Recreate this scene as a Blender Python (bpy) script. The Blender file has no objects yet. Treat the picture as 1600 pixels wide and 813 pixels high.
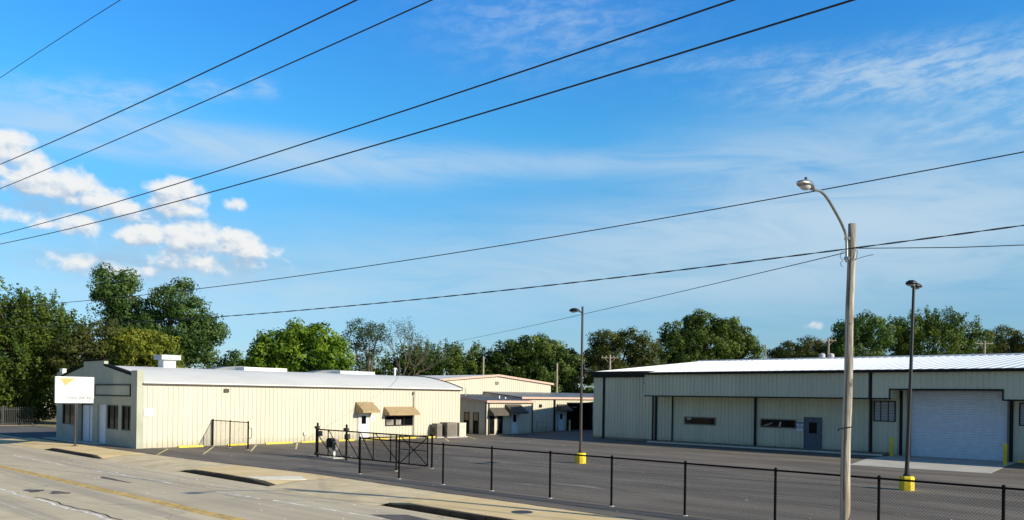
import bpy, math, random
import numpy as np
from mathutils import Vector, Matrix
R = math.radians
random.seed(11)
S = bpy.context.scene
COL = S.collection

# ---------------------------------------------------------------- camera
FWD = Vector((-0.6812, 0.7321, 0.0)); RGT = Vector((0.7321, 0.6812, 0.0))
cd = bpy.data.cameras.new('camera'); cam = bpy.data.objects.new('camera', cd); COL.objects.link(cam)
cd.sensor_width = 36; cd.lens = 1237/1600*36; cd.shift_y = 0.1326
cd.clip_start = 0.2; cd.clip_end = 6000
roll = math.atan(0.014)
x = RGT.copy(); z = -FWD; y = Vector((0, 0, 1))
m = Matrix((x, y, z)).transposed() @ Matrix.Rotation(roll, 3, 'Z')
cam.matrix_world = Matrix.Translation((0, 0, 3.5)) @ m.to_4x4()
S.camera = cam

# ---------------------------------------------------------------- sky, sun
SUN = Vector((0.975, 0.22, 0.41)).normalized()
EL = math.asin(SUN.z); AZ = math.atan2(SUN.x, SUN.y)
W = bpy.data.worlds.new('World'); S.world = W; W.use_nodes = True
nt = W.node_tree; nt.nodes.clear()

class G:
    """tiny helper to write node maths"""
    def __init__(s, nt): s.nt = nt
    def val(s, sock, v):
        if hasattr(v, 'is_output') or isinstance(v, bpy.types.NodeSocket): s.nt.links.new(v, sock)
        else: sock.default_value = v
    def m(s, op, a, b=None, c=None, clamp=False):
        n = s.nt.nodes.new('ShaderNodeMath'); n.operation = op; n.use_clamp = clamp
        s.val(n.inputs[0], a)
        if b is not None: s.val(n.inputs[1], b)
        if c is not None: s.val(n.inputs[2], c)
        return n.outputs[0]
    def noise(s, vec, scale, detail=5, rough=.55, dist=0, lac=2.0):
        n = s.nt.nodes.new('ShaderNodeTexNoise'); s.val(n.inputs['Vector'], vec)
        n.inputs['Scale'].default_value = scale; n.inputs['Detail'].default_value = detail
        n.inputs['Roughness'].default_value = rough; n.inputs['Distortion'].default_value = dist
        n.inputs['Lacunarity'].default_value = lac
        return n.outputs['Fac']
    def xyz(s, x, y, z):
        n = s.nt.nodes.new('ShaderNodeCombineXYZ'); s.val(n.inputs[0], x); s.val(n.inputs[1], y); s.val(n.inputs[2], z); return n.outputs[0]
    def sep(s, v):
        n = s.nt.nodes.new('ShaderNodeSeparateXYZ'); s.val(n.inputs[0], v); return n.outputs
    def ss(s, v, a, b, lo=0, hi=1):
        n = s.nt.nodes.new('ShaderNodeMapRange'); n.interpolation_type = 'SMOOTHSTEP'
        s.val(n.inputs[0], v); s.val(n.inputs[1], a); s.val(n.inputs[2], b); s.val(n.inputs[3], lo); s.val(n.inputs[4], hi)
        return n.outputs[0]
    def mix(s, f, a, b, mode='MIX'):
        n = s.nt.nodes.new('ShaderNodeMix'); n.data_type = 'RGBA'; n.blend_type = mode
        s.val(n.inputs[0], f); s.val(n.inputs[6], a if not isinstance(a, tuple) else (*a, 1)); s.val(n.inputs[7], b if not isinstance(b, tuple) else (*b, 1))
        return n.outputs[2]
    def ramp(s, f, stops, interp='LINEAR'):
        n = s.nt.nodes.new('ShaderNodeValToRGB'); s.val(n.inputs[0], f); cr = n.color_ramp; cr.interpolation = interp
        while len(cr.elements) < len(stops): cr.elements.new(.5)
        for e, (p, c) in zip(cr.elements, stops): e.position = p; e.color = (*c, 1)
        return n.outputs[0]

g = G(nt)
tc = nt.nodes.new('ShaderNodeTexCoord')
sx, sy, sz = g.sep(tc.outputs['Generated'])
df = g.m('ADD', g.m('MULTIPLY', sx, FWD.x), g.m('MULTIPLY', sy, FWD.y))
dr = g.m('ADD', g.m('MULTIPLY', sx, RGT.x), g.m('MULTIPLY', sy, RGT.y))
az = g.m('MULTIPLY', g.m('ARCTAN2', dr, df), 57.2958)
el = g.m('MULTIPLY', g.m('ARCSINE', sz), 57.2958)
sky = nt.nodes.new('ShaderNodeTexSky'); sky.sky_type = 'NISHITA'; sky.sun_disc = False
sky.sun_elevation = EL; sky.sun_rotation = AZ; sky.air_density = 1.0; sky.dust_density = 0.3; sky.ozone_density = 3.0; sky.altitude = 300
SKYK = 0.0834
# camera-like blue: the air itself is tinted per elevation
grade = g.ramp(g.m('DIVIDE', el, 40.0), [(0,(.72,.90,1.14)),(.07,(.72,.92,1.16)),(.22,(.72,1.18,1.30)),(.45,(.56,1.66,1.98)),(.65,(.40,1.52,2.30)),(1,(.28,1.15,2.1))])
# milder sky tint outside the view, added to tune the ambient light in shade
azf = g.ss(g.m('DIVIDE', df, g.m('MAXIMUM', g.m('SQRT', g.m('MULTIPLY_ADD', df, df, g.m('MULTIPLY', dr, dr))), .01)), .05, .80)
azf = g.m('MULTIPLY', azf, g.ss(el, 52, 30))
grade = g.mix(azf, (.60, .88, 1.10), grade)
skyc = g.mix(1.0, sky.outputs[0], grade, 'MULTIPLY')

CUM = [(-33.06, 13.87, 1.59, 1.38, 1), (-31.12, 13.1, 1.59, 1.01, 1), (-29.24, 12.64, 1.65, 0.96, 1), (-27.58, 12.04, 1.66, 0.66, 1), (-26.03, 11.7, 1.29, 0.48, 0.9), (-23.28, 12.53, 1.82, 1.09, 1), (-25.08, 11.2, 1.93, 0.4, 0.6), (-24.95, 10.08, 1.62, 0.69, 0.95), (-22.46, 10.23, 2.25, 0.91, 1), (-20.04, 10.01, 2.07, 0.76, 1), (-18.26, 9.63, 1.6, 0.51, 0.9), (-20.92, 8.88, 3.72, 0.76, 0.45), (-29.63, 10.31, 1.64, 0.58, 0.8), (-19.67, 12.51, 0.74, 0.46, 0.8), (-29.25, 8.03, 1.36, 0.51, 0.75), (-32.2, 10.57, 1.18, 0.38, 0.6), (-26.35, 7.63, 2.27, 0.49, 0.5), (20.62, 5.11, 0.6, 0.32, 0.42), 
 (-37.5, 13.2, 3.5, 1.6, 1), (-42.0, 9.5, 3.5, 0.9, .9)]
CIR = [(25.5, 20.6, 6.6, 1.15, 1.5, 1), (31.5, 19.6, 5.5, .9, 1.0, 1), (30.69, 17.0, 4.87, 1.3, 1.0, 1), (19.36, 16.15, 7.43, 2.19, 0.5, 0), (-29.0, 15.94, 12.96, 0.97, 0.6, 0), (-17.3, 16.27, 17.05, 0.97, 0.5, 0), (-0.23, 16.25, 14.95, 0.68, 0.35, 0), (27.57, 12.43, 10.7, 2.33, 0.9, 0), (15.62, 12.0, 10.1, 1.5, 0.6, 0), (20.87, 9.26, 16.16, 2.4, 0.6, 0), (2.19, 8.69, 21.67, 2.69, 0.4, 0), (-11.19, 15.1, 5.43, 0.76, 0.35, 0), (1.94, 25.08, 6.42, 2.24, 0.5, 1), (15.48, 22.38, 5.02, 0.46, 0.4, 1), (-20.9, 6.98, 12.97, 2.12, 0.45, 0), (-21.0, 19.6, 1.5, 0.45, .8, 1), (-17.7, 20.1, .7, .5, .8, 1), (-26.0, 18.3, 2.6, .8, .9, 1), (-30.5, 17.6, 3.0, .8, .6, 1)]

def blobs(a, e, L, soft=False):
    tot = None
    for b in L:
        dx = g.m('DIVIDE', g.m('SUBTRACT', a, b[0]), b[2]); dy = g.m('DIVIDE', g.m('SUBTRACT', e, b[1]), b[3])
        r2 = g.m('MULTIPLY_ADD', dx, dx, g.m('MULTIPLY', dy, dy))
        if soft: v = g.m('MULTIPLY', g.m('POWER', 2.718, g.m('MULTIPLY', r2, -0.8)), b[4])
        else: v = g.m('MULTIPLY', g.m('SUBTRACT', 1.7, r2), b[4])
        tot = v if tot is None else g.m('MAXIMUM' if not soft else 'ADD', tot, v)
    return tot
CUM = [(a_, e_, rx_*1.1, ry_*1.12, w_) for a_, e_, rx_, ry_, w_ in CUM]
def cumulus(a, e):
    v = g.xyz(a, g.m('MULTIPLY', e, 1.25), 0.0)
    n1 = g.noise(v, .62, 9, .56, .12); 
    d = g.m('MAXIMUM', blobs(a, e, CUM), -1.5)
    return g.m('ADD', d, g.m('MULTIPLY', g.m('SUBTRACT', n1, .5), 4.2))
d0 = cumulus(az, el); d1 = cumulus(g.m('ADD', az, .25), g.m('ADD', el, .5))
cover = g.ss(d0, .0, 1.45)
thick = g.ss(d0, .6, 2.2)
lit = g.ss(g.m('SUBTRACT', d0, d1), -1.1, .6)
flat = g.m('MULTIPLY', thick, .35)
# tops white, undersides blue grey: light comes from the upper right
cloudcol = g.mix(g.m('ADD', g.m('MULTIPLY', lit, .9), .1, clamp=True), (.40, .55, .74), (.98, .98, .96))
sheet = g.xyz(g.m('MULTIPLY', g.m('MULTIPLY_ADD', el, -.9, az), .10), g.m('MULTIPLY_ADD', az, .05, g.m('MULTIPLY', el, .55)), 3.3)
soft_n = g.noise(sheet, 1.0, 6, .6, .8)
v2 = g.xyz(g.m('MULTIPLY', g.m('MULTIPLY_ADD', el, -.9, az), .55), g.m('MULTIPLY', el, 1.5), 7.7)
mott = g.noise(v2, 1.0, 8, .62, .35)
cirA = blobs(az, el, [b for b in CIR if b[5] == 0], True)
cirB = blobs(az, el, [b for b in CIR if b[5] == 1], True)
cA = g.m('MULTIPLY', g.m('MULTIPLY', cirA, g.ss(soft_n, .10, .70)), 1.45)
cB = g.m('MULTIPLY', cirB, g.m('MULTIPLY_ADD', g.ss(mott, .36, .74), .8, .14))
UND = [(-22.0, 8.7, 5.5, 1.0, .75), (-30.0, 10.9, 4.5, 1.0, .6), (-27.5, 7.9, 4.5, .8, .5), (-31.5, 12.2, 3.0, 1.0, .5), (-25.0, 11.3, 3.5, .6, .5), (24.0, 6.2, 6.0, .5, .35)]
und = g.m('MULTIPLY', blobs(az, el, UND, True), g.ss(g.noise(g.xyz(g.m('MULTIPLY', az, .3), g.m('MULTIPLY', el, .9), 1.0), 1.0, 5, .55), .25, .7), clamp=True)
cir = g.m('MULTIPLY', g.m('SUBTRACT', 1.0, g.m('POWER', 2.718, g.m('MULTIPLY', g.m('ADD', cA, g.m('MULTIPLY', cB, .95)), -1.25))), .88)
c1 = g.mix(cir, skyc, g.mix(1.0, (8.5, 8.5, 8.5), (.60, .76, .89), 'MULTIPLY'))
c1 = g.mix(g.m('MULTIPLY', und, .85), c1, g.mix(1.0, (8.5, 8.5, 8.5), (.36, .54, .73), 'MULTIPLY'))
c2 = g.mix(g.m('MULTIPLY', cover, .95), c1, g.mix(1.0, (8.5, 8.5, 8.5), cloudcol, 'MULTIPLY'))
bg = nt.nodes.new('ShaderNodeBackground'); nt.links.new(c2, bg.inputs[0]); bg.inputs[1].default_value = SKYK
wo = nt.nodes.new('ShaderNodeOutputWorld'); nt.links.new(bg.outputs[0], wo.inputs[0])

sl = bpy.data.lights.new('sun', 'SUN'); sl.energy = 4.9; sl.angle = R(.5); sl.color = (1.0, .90, .72)
so = bpy.data.objects.new('sun', sl); COL.objects.link(so)
so.rotation_euler = (-SUN).to_track_quat('-Z', 'Y').to_euler(); so.location = (30, 20, 60)
vs = S.view_settings; vs.view_transform = 'Standard'; vs.look = 'None'; vs.gamma = 1; vs.exposure = 0.4; vs.use_curve_mapping = False
S.render.engine = 'CYCLES'
# ---------------------------------------------------------------- mesh helpers
class MB:
    def __init__(s): s.v = []; s.f = []
    def add(s, vs, fs):
        o = len(s.v); s.v += [tuple(p) for p in vs]; s.f += [tuple(i+o for i in f) for f in fs]; return s
    def box(s, a, b):
        x0, y0, z0 = a; x1, y1, z1 = b
        return s.add([(x0,y0,z0),(x1,y0,z0),(x1,y1,z0),(x0,y1,z0),(x0,y0,z1),(x1,y0,z1),(x1,y1,z1),(x0,y1,z1)],
                     [(0,3,2,1),(4,5,6,7),(0,1,5,4),(1,2,6,5),(2,3,7,6),(3,0,4,7)])
    def quad(s, *p): return s.add(p, [tuple(range(len(p)))])
    def tube(s, pts, r, n=8, cap=True):
        pts = [Vector(p) for p in pts]; rs = r if isinstance(r, (list, tuple)) else [r]*len(pts)
        vs = []; fs = []; u = None
        for i, p in enumerate(pts):
            t = (pts[min(i+1, len(pts)-1)] - pts[max(i-1, 0)]).normalized()
            if u is None: u = t.orthogonal().normalized()
            else: u = (u - t*u.dot(t)).normalized()
            w = t.cross(u)
            for k in range(n):
                a = 2*math.pi*k/n; vs.append(p + (u*math.cos(a) + w*math.sin(a))*rs[i])
        for i in range(len(pts)-1):
            for k in range(n): fs.append((i*n+k, i*n+(k+1) % n, (i+1)*n+(k+1) % n, (i+1)*n+k))
        if cap: fs.append(tuple(range(n-1, -1, -1))); fs.append(tuple((len(pts)-1)*n+k for k in range(n)))
        return s.add(vs, fs)
    def prism(s, poly, ax, a, b):
        """poly: 2D points in the plane normal to axis ax, extruded from a to b"""
        def P(u, v, w): return {'x': (w, u, v), 'y': (u, w, v), 'z': (u, v, w)}[ax]
        n = len(poly)
        return s.add([P(*p, a) for p in poly] + [P(*p, b) for p in poly],
                     [tuple(range(n)), tuple(range(2*n-1, n-1, -1))] + [(i, i+n, (i+1) % n+n, (i+1) % n) for i in range(n)])
    def lathe(s, c, prof, n=20):
        vs = []; fs = []
        for r, z in prof:
            for k in range(n): a = 2*math.pi*k/n; vs.append((c[0]+r*math.cos(a), c[1]+r*math.sin(a), c[2]+z))
        for i in range(len(prof)-1):
            for k in range(n): fs.append((i*n+k, i*n+(k+1) % n, (i+1)*n+(k+1) % n, (i+1)*n+k))
        fs.append(tuple(range(n-1, -1, -1))); fs.append(tuple((len(prof)-1)*n+k for k in range(n)))
        return s.add(vs, fs)
    def blob(s, c, r, n=12, m=8, zmin=-1):
        vs = []; fs = []
        for i in range(m+1):
            t = math.pi*i/m
            for k in range(n):
                a = 2*math.pi*k/n
                vs.append((c[0]+r[0]*math.sin(t)*math.cos(a), c[1]+r[1]*math.sin(t)*math.sin(a), c[2]+r[2]*max(zmin, math.cos(t))))
        for i in range(m):
            for k in range(n): fs.append((i*n+k, (i+1)*n+k, (i+1)*n+(k+1) % n, i*n+(k+1) % n))
        return s.add(vs, fs)

def wloc(o):
    v = Vector((0, 0, 0))
    while o is not None: v += o.location; o = o.parent
    return v
def obj(name, mb, mat, parent=None, smooth=False, label=None, bevel=0):
    off = wloc(parent) if parent else Vector((0, 0, 0))
    me = bpy.data.meshes.new(name)
    me.from_pydata([(p[0]-off.x, p[1]-off.y, p[2]-off.z) for p in mb.v], [], mb.f)
    import bmesh
    bm = bmesh.new(); bm.from_mesh(me); bmesh.ops.recalc_face_normals(bm, faces=bm.faces); bm.to_mesh(me); bm.free()
    me.materials.append(mat)
    if smooth:
        for p in me.polygons: p.use_smooth = True
    o = bpy.data.objects.new(name, me); COL.objects.link(o); o.parent = parent
    if label: o['label'] = label
    if bevel:
        b = o.modifiers.new('bevel', 'BEVEL'); b.width = bevel; b.segments = 2; b.limit_method = 'ANGLE'
    return o
def tag(o, label, cat, group=None):
    o['label'] = label; o['category'] = cat
    if group: o['group'] = group
    return o
def thing(name, loc, label, cat, group=None):
    o = bpy.data.objects.new(name, None); COL.objects.link(o); o.location = loc; o.empty_display_size = .3
    return tag(o, label, cat, group)
def struct(name, mb, mat, smooth=False):
    o = obj(name, mb, mat, smooth=smooth); o['kind'] = 'structure'; return o
def dup(o, parent=None):
    c = o.copy(); COL.objects.link(c); c.parent = parent
    for ch in list(o.children): dup(ch, c)
    return c

# ---------------------------------------------------------------- materials
def mat(name, col, rough=.7, metal=0, var=.06, scale=3.0, bump=0, bscale=40, spec=.5, col2=None, streak=False):
    m = bpy.data.materials.new(name); m.use_nodes = True; t = m.node_tree; b = t.nodes['Principled BSDF']
    g = G(t); tc = t.nodes.new('ShaderNodeTexCoord'); co = tc.outputs['Object']
    if streak:
        mp = t.nodes.new('ShaderNodeMapping'); t.links.new(co, mp.inputs[0]); mp.inputs['Scale'].default_value = (1, 1, .12); co2 = mp.outputs[0]
    else: co2 = co
    n = g.noise(co2, scale, 5, .6)
    c2 = col2 or tuple(c*(1-var*3) for c in col)
    c1 = tuple(min(1, c*(1+var)) for c in col)
    cc_ = g.mix(g.ss(n, .3, .72), c1, c2)
    if streak:
        X_, Y_, Z_ = g.sep(co); dn = g.noise(co, 1.6, 5, .65)
        # splashed dirt along the foot of the cladding, thin run marks from the screws, odd sheets a touch paler
        cc_ = g.mix(g.m('MULTIPLY', g.ss(g.m('ADD', Z_, g.m('MULTIPLY', dn, -.9)), .15, -.35), .45), cc_, tuple(c*.55 for c in (col[0], col[1]*.93, col[2]*.8)))
        st_ = g.noise(g.xyz(g.m('MULTIPLY', X_, 4.5), g.m('MULTIPLY', Y_, 4.5), g.m('MULTIPLY', Z_, .25)), 1, 4, .6)
        cc_ = g.mix(g.ss(st_, .60, .78, 0, .22), cc_, tuple(c*.62 for c in (col[0], col[1]*.92, col[2]*.78)))
        wn_ = t.nodes.new('ShaderNodeTexWhiteNoise'); t.links.new(g.xyz(g.m('FLOOR', g.m('DIVIDE', X_, .915)), g.m('FLOOR', g.m('DIVIDE', Y_, .915)), 0), wn_.inputs[0])
        cc_ = g.mix(g.m('MULTIPLY', wn_.outputs[0], .07), cc_, tuple(c*.7 for c in col))
        sc_ = g.m('ABSOLUTE', g.m('SUBTRACT', g.m('FLOORED_MODULO', Z_, 1.25), .62)); cc_ = g.mix(g.ss(sc_, .018, .006, 0, .16), cc_, tuple(c*.45 for c in col))
    t.links.new(cc_, b.inputs['Base Color'])
    b.inputs['Roughness'].default_value = rough; b.inputs['Metallic'].default_value = metal
    b.inputs['Specular IOR Level'].default_value = spec
    if bump:
        bn = t.nodes.new('ShaderNodeBump'); bn.inputs['Strength'].default_value = bump; bn.inputs['Distance'].default_value = .02
        t.links.new(g.noise(co, bscale, 4, .6), bn.inputs['Height']); t.links.new(bn.outputs[0], b.inputs['Normal'])
    return m
M = {}
M['cream'] = mat('cream_metal', (.585, .55, .44), .45, var=.025, scale=.8, streak=True)
M['shopwall'] = mat('shop_metal', (.59, .59, .44), .45, var=.04, scale=.8, streak=True)
M['facade'] = mat('facade_stucco', (.39, .41, .33), .8, var=.05, scale=.8, bump=.3, bscale=25)
M['roofA'] = mat('white_membrane', (.70, .70, .66), .6, var=.03, scale=.25)
M['roofB'] = mat('bright_roof', (.72, .75, .78), .35, var=.02, scale=.3)
M['roofM'] = mat('grey_roof', (.16, .18, .20), .5, var=.08, scale=.5)
M['darkgreen'] = mat('dark_trim', (.009, .013, .012), .6, var=.05, spec=.2)
M['cap'] = mat('cap_metal', (.012, .012, .012), .9, var=0, spec=.1)
M['black'] = mat('black_paint', (.012, .012, .013), .45, var=.05)
M['blackvinyl'] = mat('black_vinyl', (.004, .004, .0045), .7, var=0, spec=.12)
M['brown'] = mat('bronze_paint', (.05, .035, .028), .5, var=.05)
M['pink'] = mat('pink_trim', (.58, .40, .32), .6, var=.04)
M['white'] = mat('white_paint', (.72, .72, .70), .5, var=.02)
M['palewhite'] = mat('door_white', (.66, .72, .80), .45, var=.03)
M['greyblue'] = mat('grey_blue_door', (.075, .095, .135), .5, var=.05)
M['tan'] = mat('tan_canvas', (.36, .27, .15), .85, var=.06, scale=4)
M['greycanvas'] = mat('tan_canvas_dark', (.10, .088, .07), .85, var=.06, scale=4)
M['yellow'] = mat('yellow_paint', (.84, .66, .012), .7, var=.05, scale=3.5, col2=(.58, .43, .035), bump=.3, bscale=30)
M['stopyellow'] = mat('stop_yellow', (.72, .56, .05), .8, var=.08, scale=5, col2=(.50, .41, .12))
M['yellowline'] = mat('faded_yellow', (.76, .66, .30), .8, var=.12, scale=8)
M['acgrey'] = mat('unit_grey', (.20, .18, .155), .6, var=.05)
M['acbeige'] = mat('unit_beige', (.62, .58, .49), .6, var=.04)
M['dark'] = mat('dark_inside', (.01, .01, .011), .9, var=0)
M['galv'] = mat('galvanised', (.45, .47, .46), .35, metal=.8, var=.08, scale=8)
M['wire'] = mat('wire_rubber', (.015, .016, .02), .6, var=0)
M['blue'] = mat('sign_blue', (.05, .12, .42), .5, var=.02)
M['lettergrey'] = mat('letter_grey', (.16, .17, .18), .6, var=0)
M['amber'] = mat('sign_amber', (.60, .37, .12), .6, var=.02)
M['palegrey'] = mat('sign_grey', (.46, .47, .50), .6, var=.02)
M['red'] = mat('rust_trim', (.10, .03, .02), .6, var=.05)
M['curtain'] = mat('curtain_and_reflection', (.30, .28, .25), .9, var=.3, scale=1.2)  # curtains, and the reflections painted on the side window
M['block'] = mat('concrete_block', (.50, .49, .45), .9, var=.08, scale=6, bump=.4)
def glass():
    m = bpy.data.materials.new('window_glass'); m.use_nodes = True; t = m.node_tree; b = t.nodes['Principled BSDF']; g = G(t)
    tc = t.nodes.new('ShaderNodeTexCoord'); n = g.noise(tc.outputs['Object'], .9, 3, .5, .6)
    t.links.new(g.mix(g.ss(n, .52, .68), (.004, .005, .006), (.016, .017, .017)), b.inputs['Base Color'])
    b.inputs['Roughness'].default_value = .06; b.inputs['Specular IOR Level'].default_value = .10
    bn = t.nodes.new('ShaderNodeBump'); bn.inputs['Strength'].default_value = .15; bn.inputs['Distance'].default_value = .05
    t.links.new(g.noise(tc.outputs['Object'], .7, 1, .5), bn.inputs['Height']); t.links.new(bn.outputs[0], b.inputs['Normal'])
    return m
M['glass'] = glass()
def wood():
    m = bpy.data.materials.new('weathered_wood'); m.use_nodes = True; t = m.node_tree; b = t.nodes['Principled BSDF']; g = G(t)
    tc = t.nodes.new('ShaderNodeTexCoord'); X, Y, Z = g.sep(tc.outputs['Object'])
    v = g.xyz(g.m('MULTIPLY', X, 22), g.m('MULTIPLY', Y, 22), g.m('MULTIPLY', Z, .7))
    n = g.noise(v, 1, 6, .65, .4); k = g.noise(tc.outputs['Object'], 2.2, 3, .6)
    c = g.mix(g.ss(n, .35, .62), (.52, .49, .42), (.14, .125, .105)); c = g.mix(g.ss(k, .62, .7), c, (.12, .10, .07))
    c = g.mix(g.ss(Z, 1.9, 1.2), c, g.mix(.25, c, (.46, .33, .18)))
    t.links.new(c, b.inputs['Base Color']); b.inputs['Roughness'].default_value = .9
    bn = t.nodes.new('ShaderNodeBump'); bn.inputs['Strength'].default_value = .8; bn.inputs['Distance'].default_value = .012
    t.links.new(n, bn.inputs['Height']); t.links.new(bn.outputs[0], b.inputs['Normal'])
    return m
M['wood'] = wood()
M['polewood'] = mat('pole_wood', (.34, .28, .21), .9, var=.1, scale=5)

def asphalt():
    m = bpy.data.materials.new('asphalt'); m.use_nodes = True; t = m.node_tree; b = t.nodes['Principled BSDF']; g = G(t)
    tc = t.nodes.new('ShaderNodeTexCoord'); co = tc.outputs['Object']; X, Y, Z = g.sep(co)
    st = g.noise(g.xyz(g.m('MULTIPLY', X, .10), g.m('MULTIPLY', Y, .55), 0), 1, 6, .62, .6)
    big = g.noise(co, .12, 5, .6); fine = g.noise(co, 22, 3, .7); mid = g.noise(co, 2.2, 5, .65)
    c = g.mix(g.ss(st, .35, .68), (.115, .100, .080), (.210, .183, .146))
    c = g.mix(g.m('MULTIPLY', g.ss(big, .4, .7), .5), c, (.115, .102, .084))
    c = g.mix(g.m('MULTIPLY', g.ss(mid, .60, .74), .30), c, (.25, .225, .185))
    c = g.mix(g.m('MULTIPLY', g.ss(fine, .5, .8), .35), c, (.27, .24, .195))
    # paving seams running with the road
    ph = g.m('ADD', Y, g.m('MULTIPLY', g.m('SUBTRACT', g.noise(g.xyz(g.m('MULTIPLY', X, .2), 0, 0), 1, 3), .5), .5))
    sm = g.m('ABSOLUTE', g.m('SUBTRACT', g.m('MODULO', ph, 3.66), 1.8))
    c = g.mix(g.ss(sm, .06, .02, 0, .4), c, (.045, .042, .04))
    dots = g.noise(co, 5.5, 2, .5)
    c = g.mix(g.ss(dots, .735, .76, 0, .55), c, (.33, .31, .28))
    t.links.new(c, b.inputs['Base Color']); b.inputs['Roughness'].default_value = .85; b.inputs['Specular IOR Level'].default_value = .35
    bn = t.nodes.new('ShaderNodeBump'); bn.inputs['Strength'].default_value = .5; bn.inputs['Distance'].default_value = .01
    t.links.new(fine, bn.inputs['Height']); t.links.new(bn.outputs[0], b.inputs['Normal'])
    return m
M['asphalt'] = asphalt()
def street():
    m = bpy.data.materials.new('street_concrete'); m.use_nodes = True; t = m.node_tree; b = t.nodes['Principled BSDF']; g = G(t)
    tc = t.nodes.new('ShaderNodeTexCoord'); co = tc.outputs['Object']; X, Y, Z = g.sep(co)
    big = g.noise(co, .35, 6, .62, .4); fine = g.noise(co, 14, 4, .7)
    c = g.mix(g.ss(big, .32, .7), (.70, .595, .385), (.58, .49, .315))
    # slab to slab tone
    sx_ = g.m('FLOOR', g.m('DIVIDE', X, 4.6)); sy_ = g.m('FLOOR', g.m('DIVIDE', g.m('SUBTRACT', Y, 3.75), 3.65))
    wn = t.nodes.new('ShaderNodeTexWhiteNoise'); t.links.new(g.xyz(sx_, sy_, 0), wn.inputs[0])
    c = g.mix(g.m('MULTIPLY', wn.outputs[0], .4), c, (.47, .41, .30))
    # tyre-worn lanes along X
    ln = g.noise(g.xyz(g.m('MULTIPLY', X, .035), g.m('MULTIPLY', Y, 1.15), 2), 1, 5, .6, .5)
    c = g.mix(g.ss(ln, .46, .66, 0, .62), c, (.34, .29, .235))
    lf = g.noise(g.xyz(g.m('MULTIPLY', X, .16), g.m('MULTIPLY', Y, 3.0), 9), 1, 5, .65, .5)
    c = g.mix(g.ss(lf, .55, .75, 0, .5), c, (.28, .245, .20))
    lane = g.ss(g.m('ABSOLUTE', g.m('SUBTRACT', Y, 13.0)), 2.7, .8, 0, .30)
    c = g.mix(lane, c, (.36, .31, .25))
    oil = g.noise(g.xyz(g.m('MULTIPLY', X, .4), g.m('MULTIPLY', Y, 1.1), 5), 1, 4, .6)
    c = g.mix(g.ss(oil, .66, .74, 0, .5), c, (.13, .115, .10))
    # joints
    wob = g.m('MULTIPLY', g.m('SUBTRACT', g.noise(co, .9, 4), .5), .25)
    jx = g.m('ABSOLUTE', g.m('SUBTRACT', g.m('FLOORED_MODULO', g.m('ADD', X, wob), 4.6), 2.3))
    jy = g.m('ABSOLUTE', g.m('SUBTRACT', g.m('FLOORED_MODULO', g.m('SUBTRACT', g.m('ADD', Y, g.m('MULTIPLY', wob, .4)), 3.75), 3.65), 1.825))
    jm = g.m('MAXIMUM', g.ss(jx, 2.26, 2.285), g.ss(jy, 1.795, 1.81))
    c = g.mix(g.m('MULTIPLY', jm, g.ss(g.noise(co, .5, 3), .4, .6, .15, .7)), c, (.74, .69, .57))
    # cracks
    vor = t.nodes.new('ShaderNodeTexVoronoi'); vor.feature = 'DISTANCE_TO_EDGE'; vor.inputs['Scale'].default_value = .16
    wv = g.xyz(g.m('MULTIPLY_ADD', g.noise(co, .8, 5), 1.6, X), g.m('MULTIPLY_ADD', g.noise(co, 1.1, 5), 1.6, Y), 0); t.links.new(wv, vor.inputs['Vector'])
    c = g.mix(g.ss(vor.outputs['Distance'], .008, .003, 0, .28), c, (.12, .105, .09))
    c = g.mix(g.ss(fine, .55, .8, 0, .3), c, (.28, .25, .2))
    t.links.new(c, b.inputs['Base Color']); b.inputs['Roughness'].default_value = .8; b.inputs['Specular IOR Level'].default_value = .4
    bn = t.nodes.new('ShaderNodeBump'); bn.inputs['Strength'].default_value = .3; bn.inputs['Distance'].default_value = .01
    t.links.new(fine, bn.inputs['Height']); t.links.new(bn.outputs[0], b.inputs['Normal'])
    return m
M['street'] = street()
def walk():
    m = bpy.data.materials.new('walk_concrete'); m.use_nodes = True; t = m.node_tree; b = t.nodes['Principled BSDF']; g = G(t)
    tc = t.nodes.new('ShaderNodeTexCoord'); co = tc.outputs['Object']; X, Y, Z = g.sep(co)
    big = g.noise(co, .45, 5, .6, .5); fine = g.noise(co, 16, 4, .7); mid = g.noise(co, 3, 5, .65)
    c = g.mix(g.ss(big, .35, .65), (.80, .63, .34), (.70, .52, .25))
    c = g.mix(g.ss(mid, .5, .75, 0, .35), c, (.50, .40, .25))
    jx = g.m('ABSOLUTE', g.m('SUBTRACT', g.m('FLOORED_MODULO', X, 1.83), .915)); jm = g.ss(jx, .895, .905)
    c = g.mix(g.m('MULTIPLY', jm, .35), c, (.3, .24, .15))
    c = g.mix(g.ss(fine, .5, .8, 0, .3), c, (.36, .29, .19))
    t.links.new(c, b.inputs['Base Color']); b.inputs['Roughness'].default_value = .9
    bn = t.nodes.new('ShaderNodeBump'); bn.inputs['Strength'].default_value = .4; bn.inputs['Distance'].default_value = .01
    t.links.new(fine, bn.inputs['Height']); t.links.new(bn.outputs[0], b.inputs['Normal'])
    return m
M['walk'] = walk()
M['apron'] = mat('apron_concrete', (.70, .575, .35), .9, var=.08, scale=.9, bump=.3, bscale=20)
M['slab'] = mat('slab_concrete', (.50, .49, .43), .9, var=.06, scale=.8, bump=.3, bscale=20)
M['footing'] = mat('old_footing', (.24, .225, .16), .95, var=.12, scale=1.5)
M['newconc'] = mat('new_concrete', (.84, .80, .68), .9, var=.04, scale=2)
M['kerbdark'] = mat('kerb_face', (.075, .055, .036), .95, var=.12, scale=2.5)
M['dirt'] = mat('dry_ground', (.34, .27, .17), .95, var=.15, scale=.2, col2=(.14, .16, .06))
M['sideroad'] = mat('side_asphalt', (.13, .13, .135), .85, var=.1, scale=.6)
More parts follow.
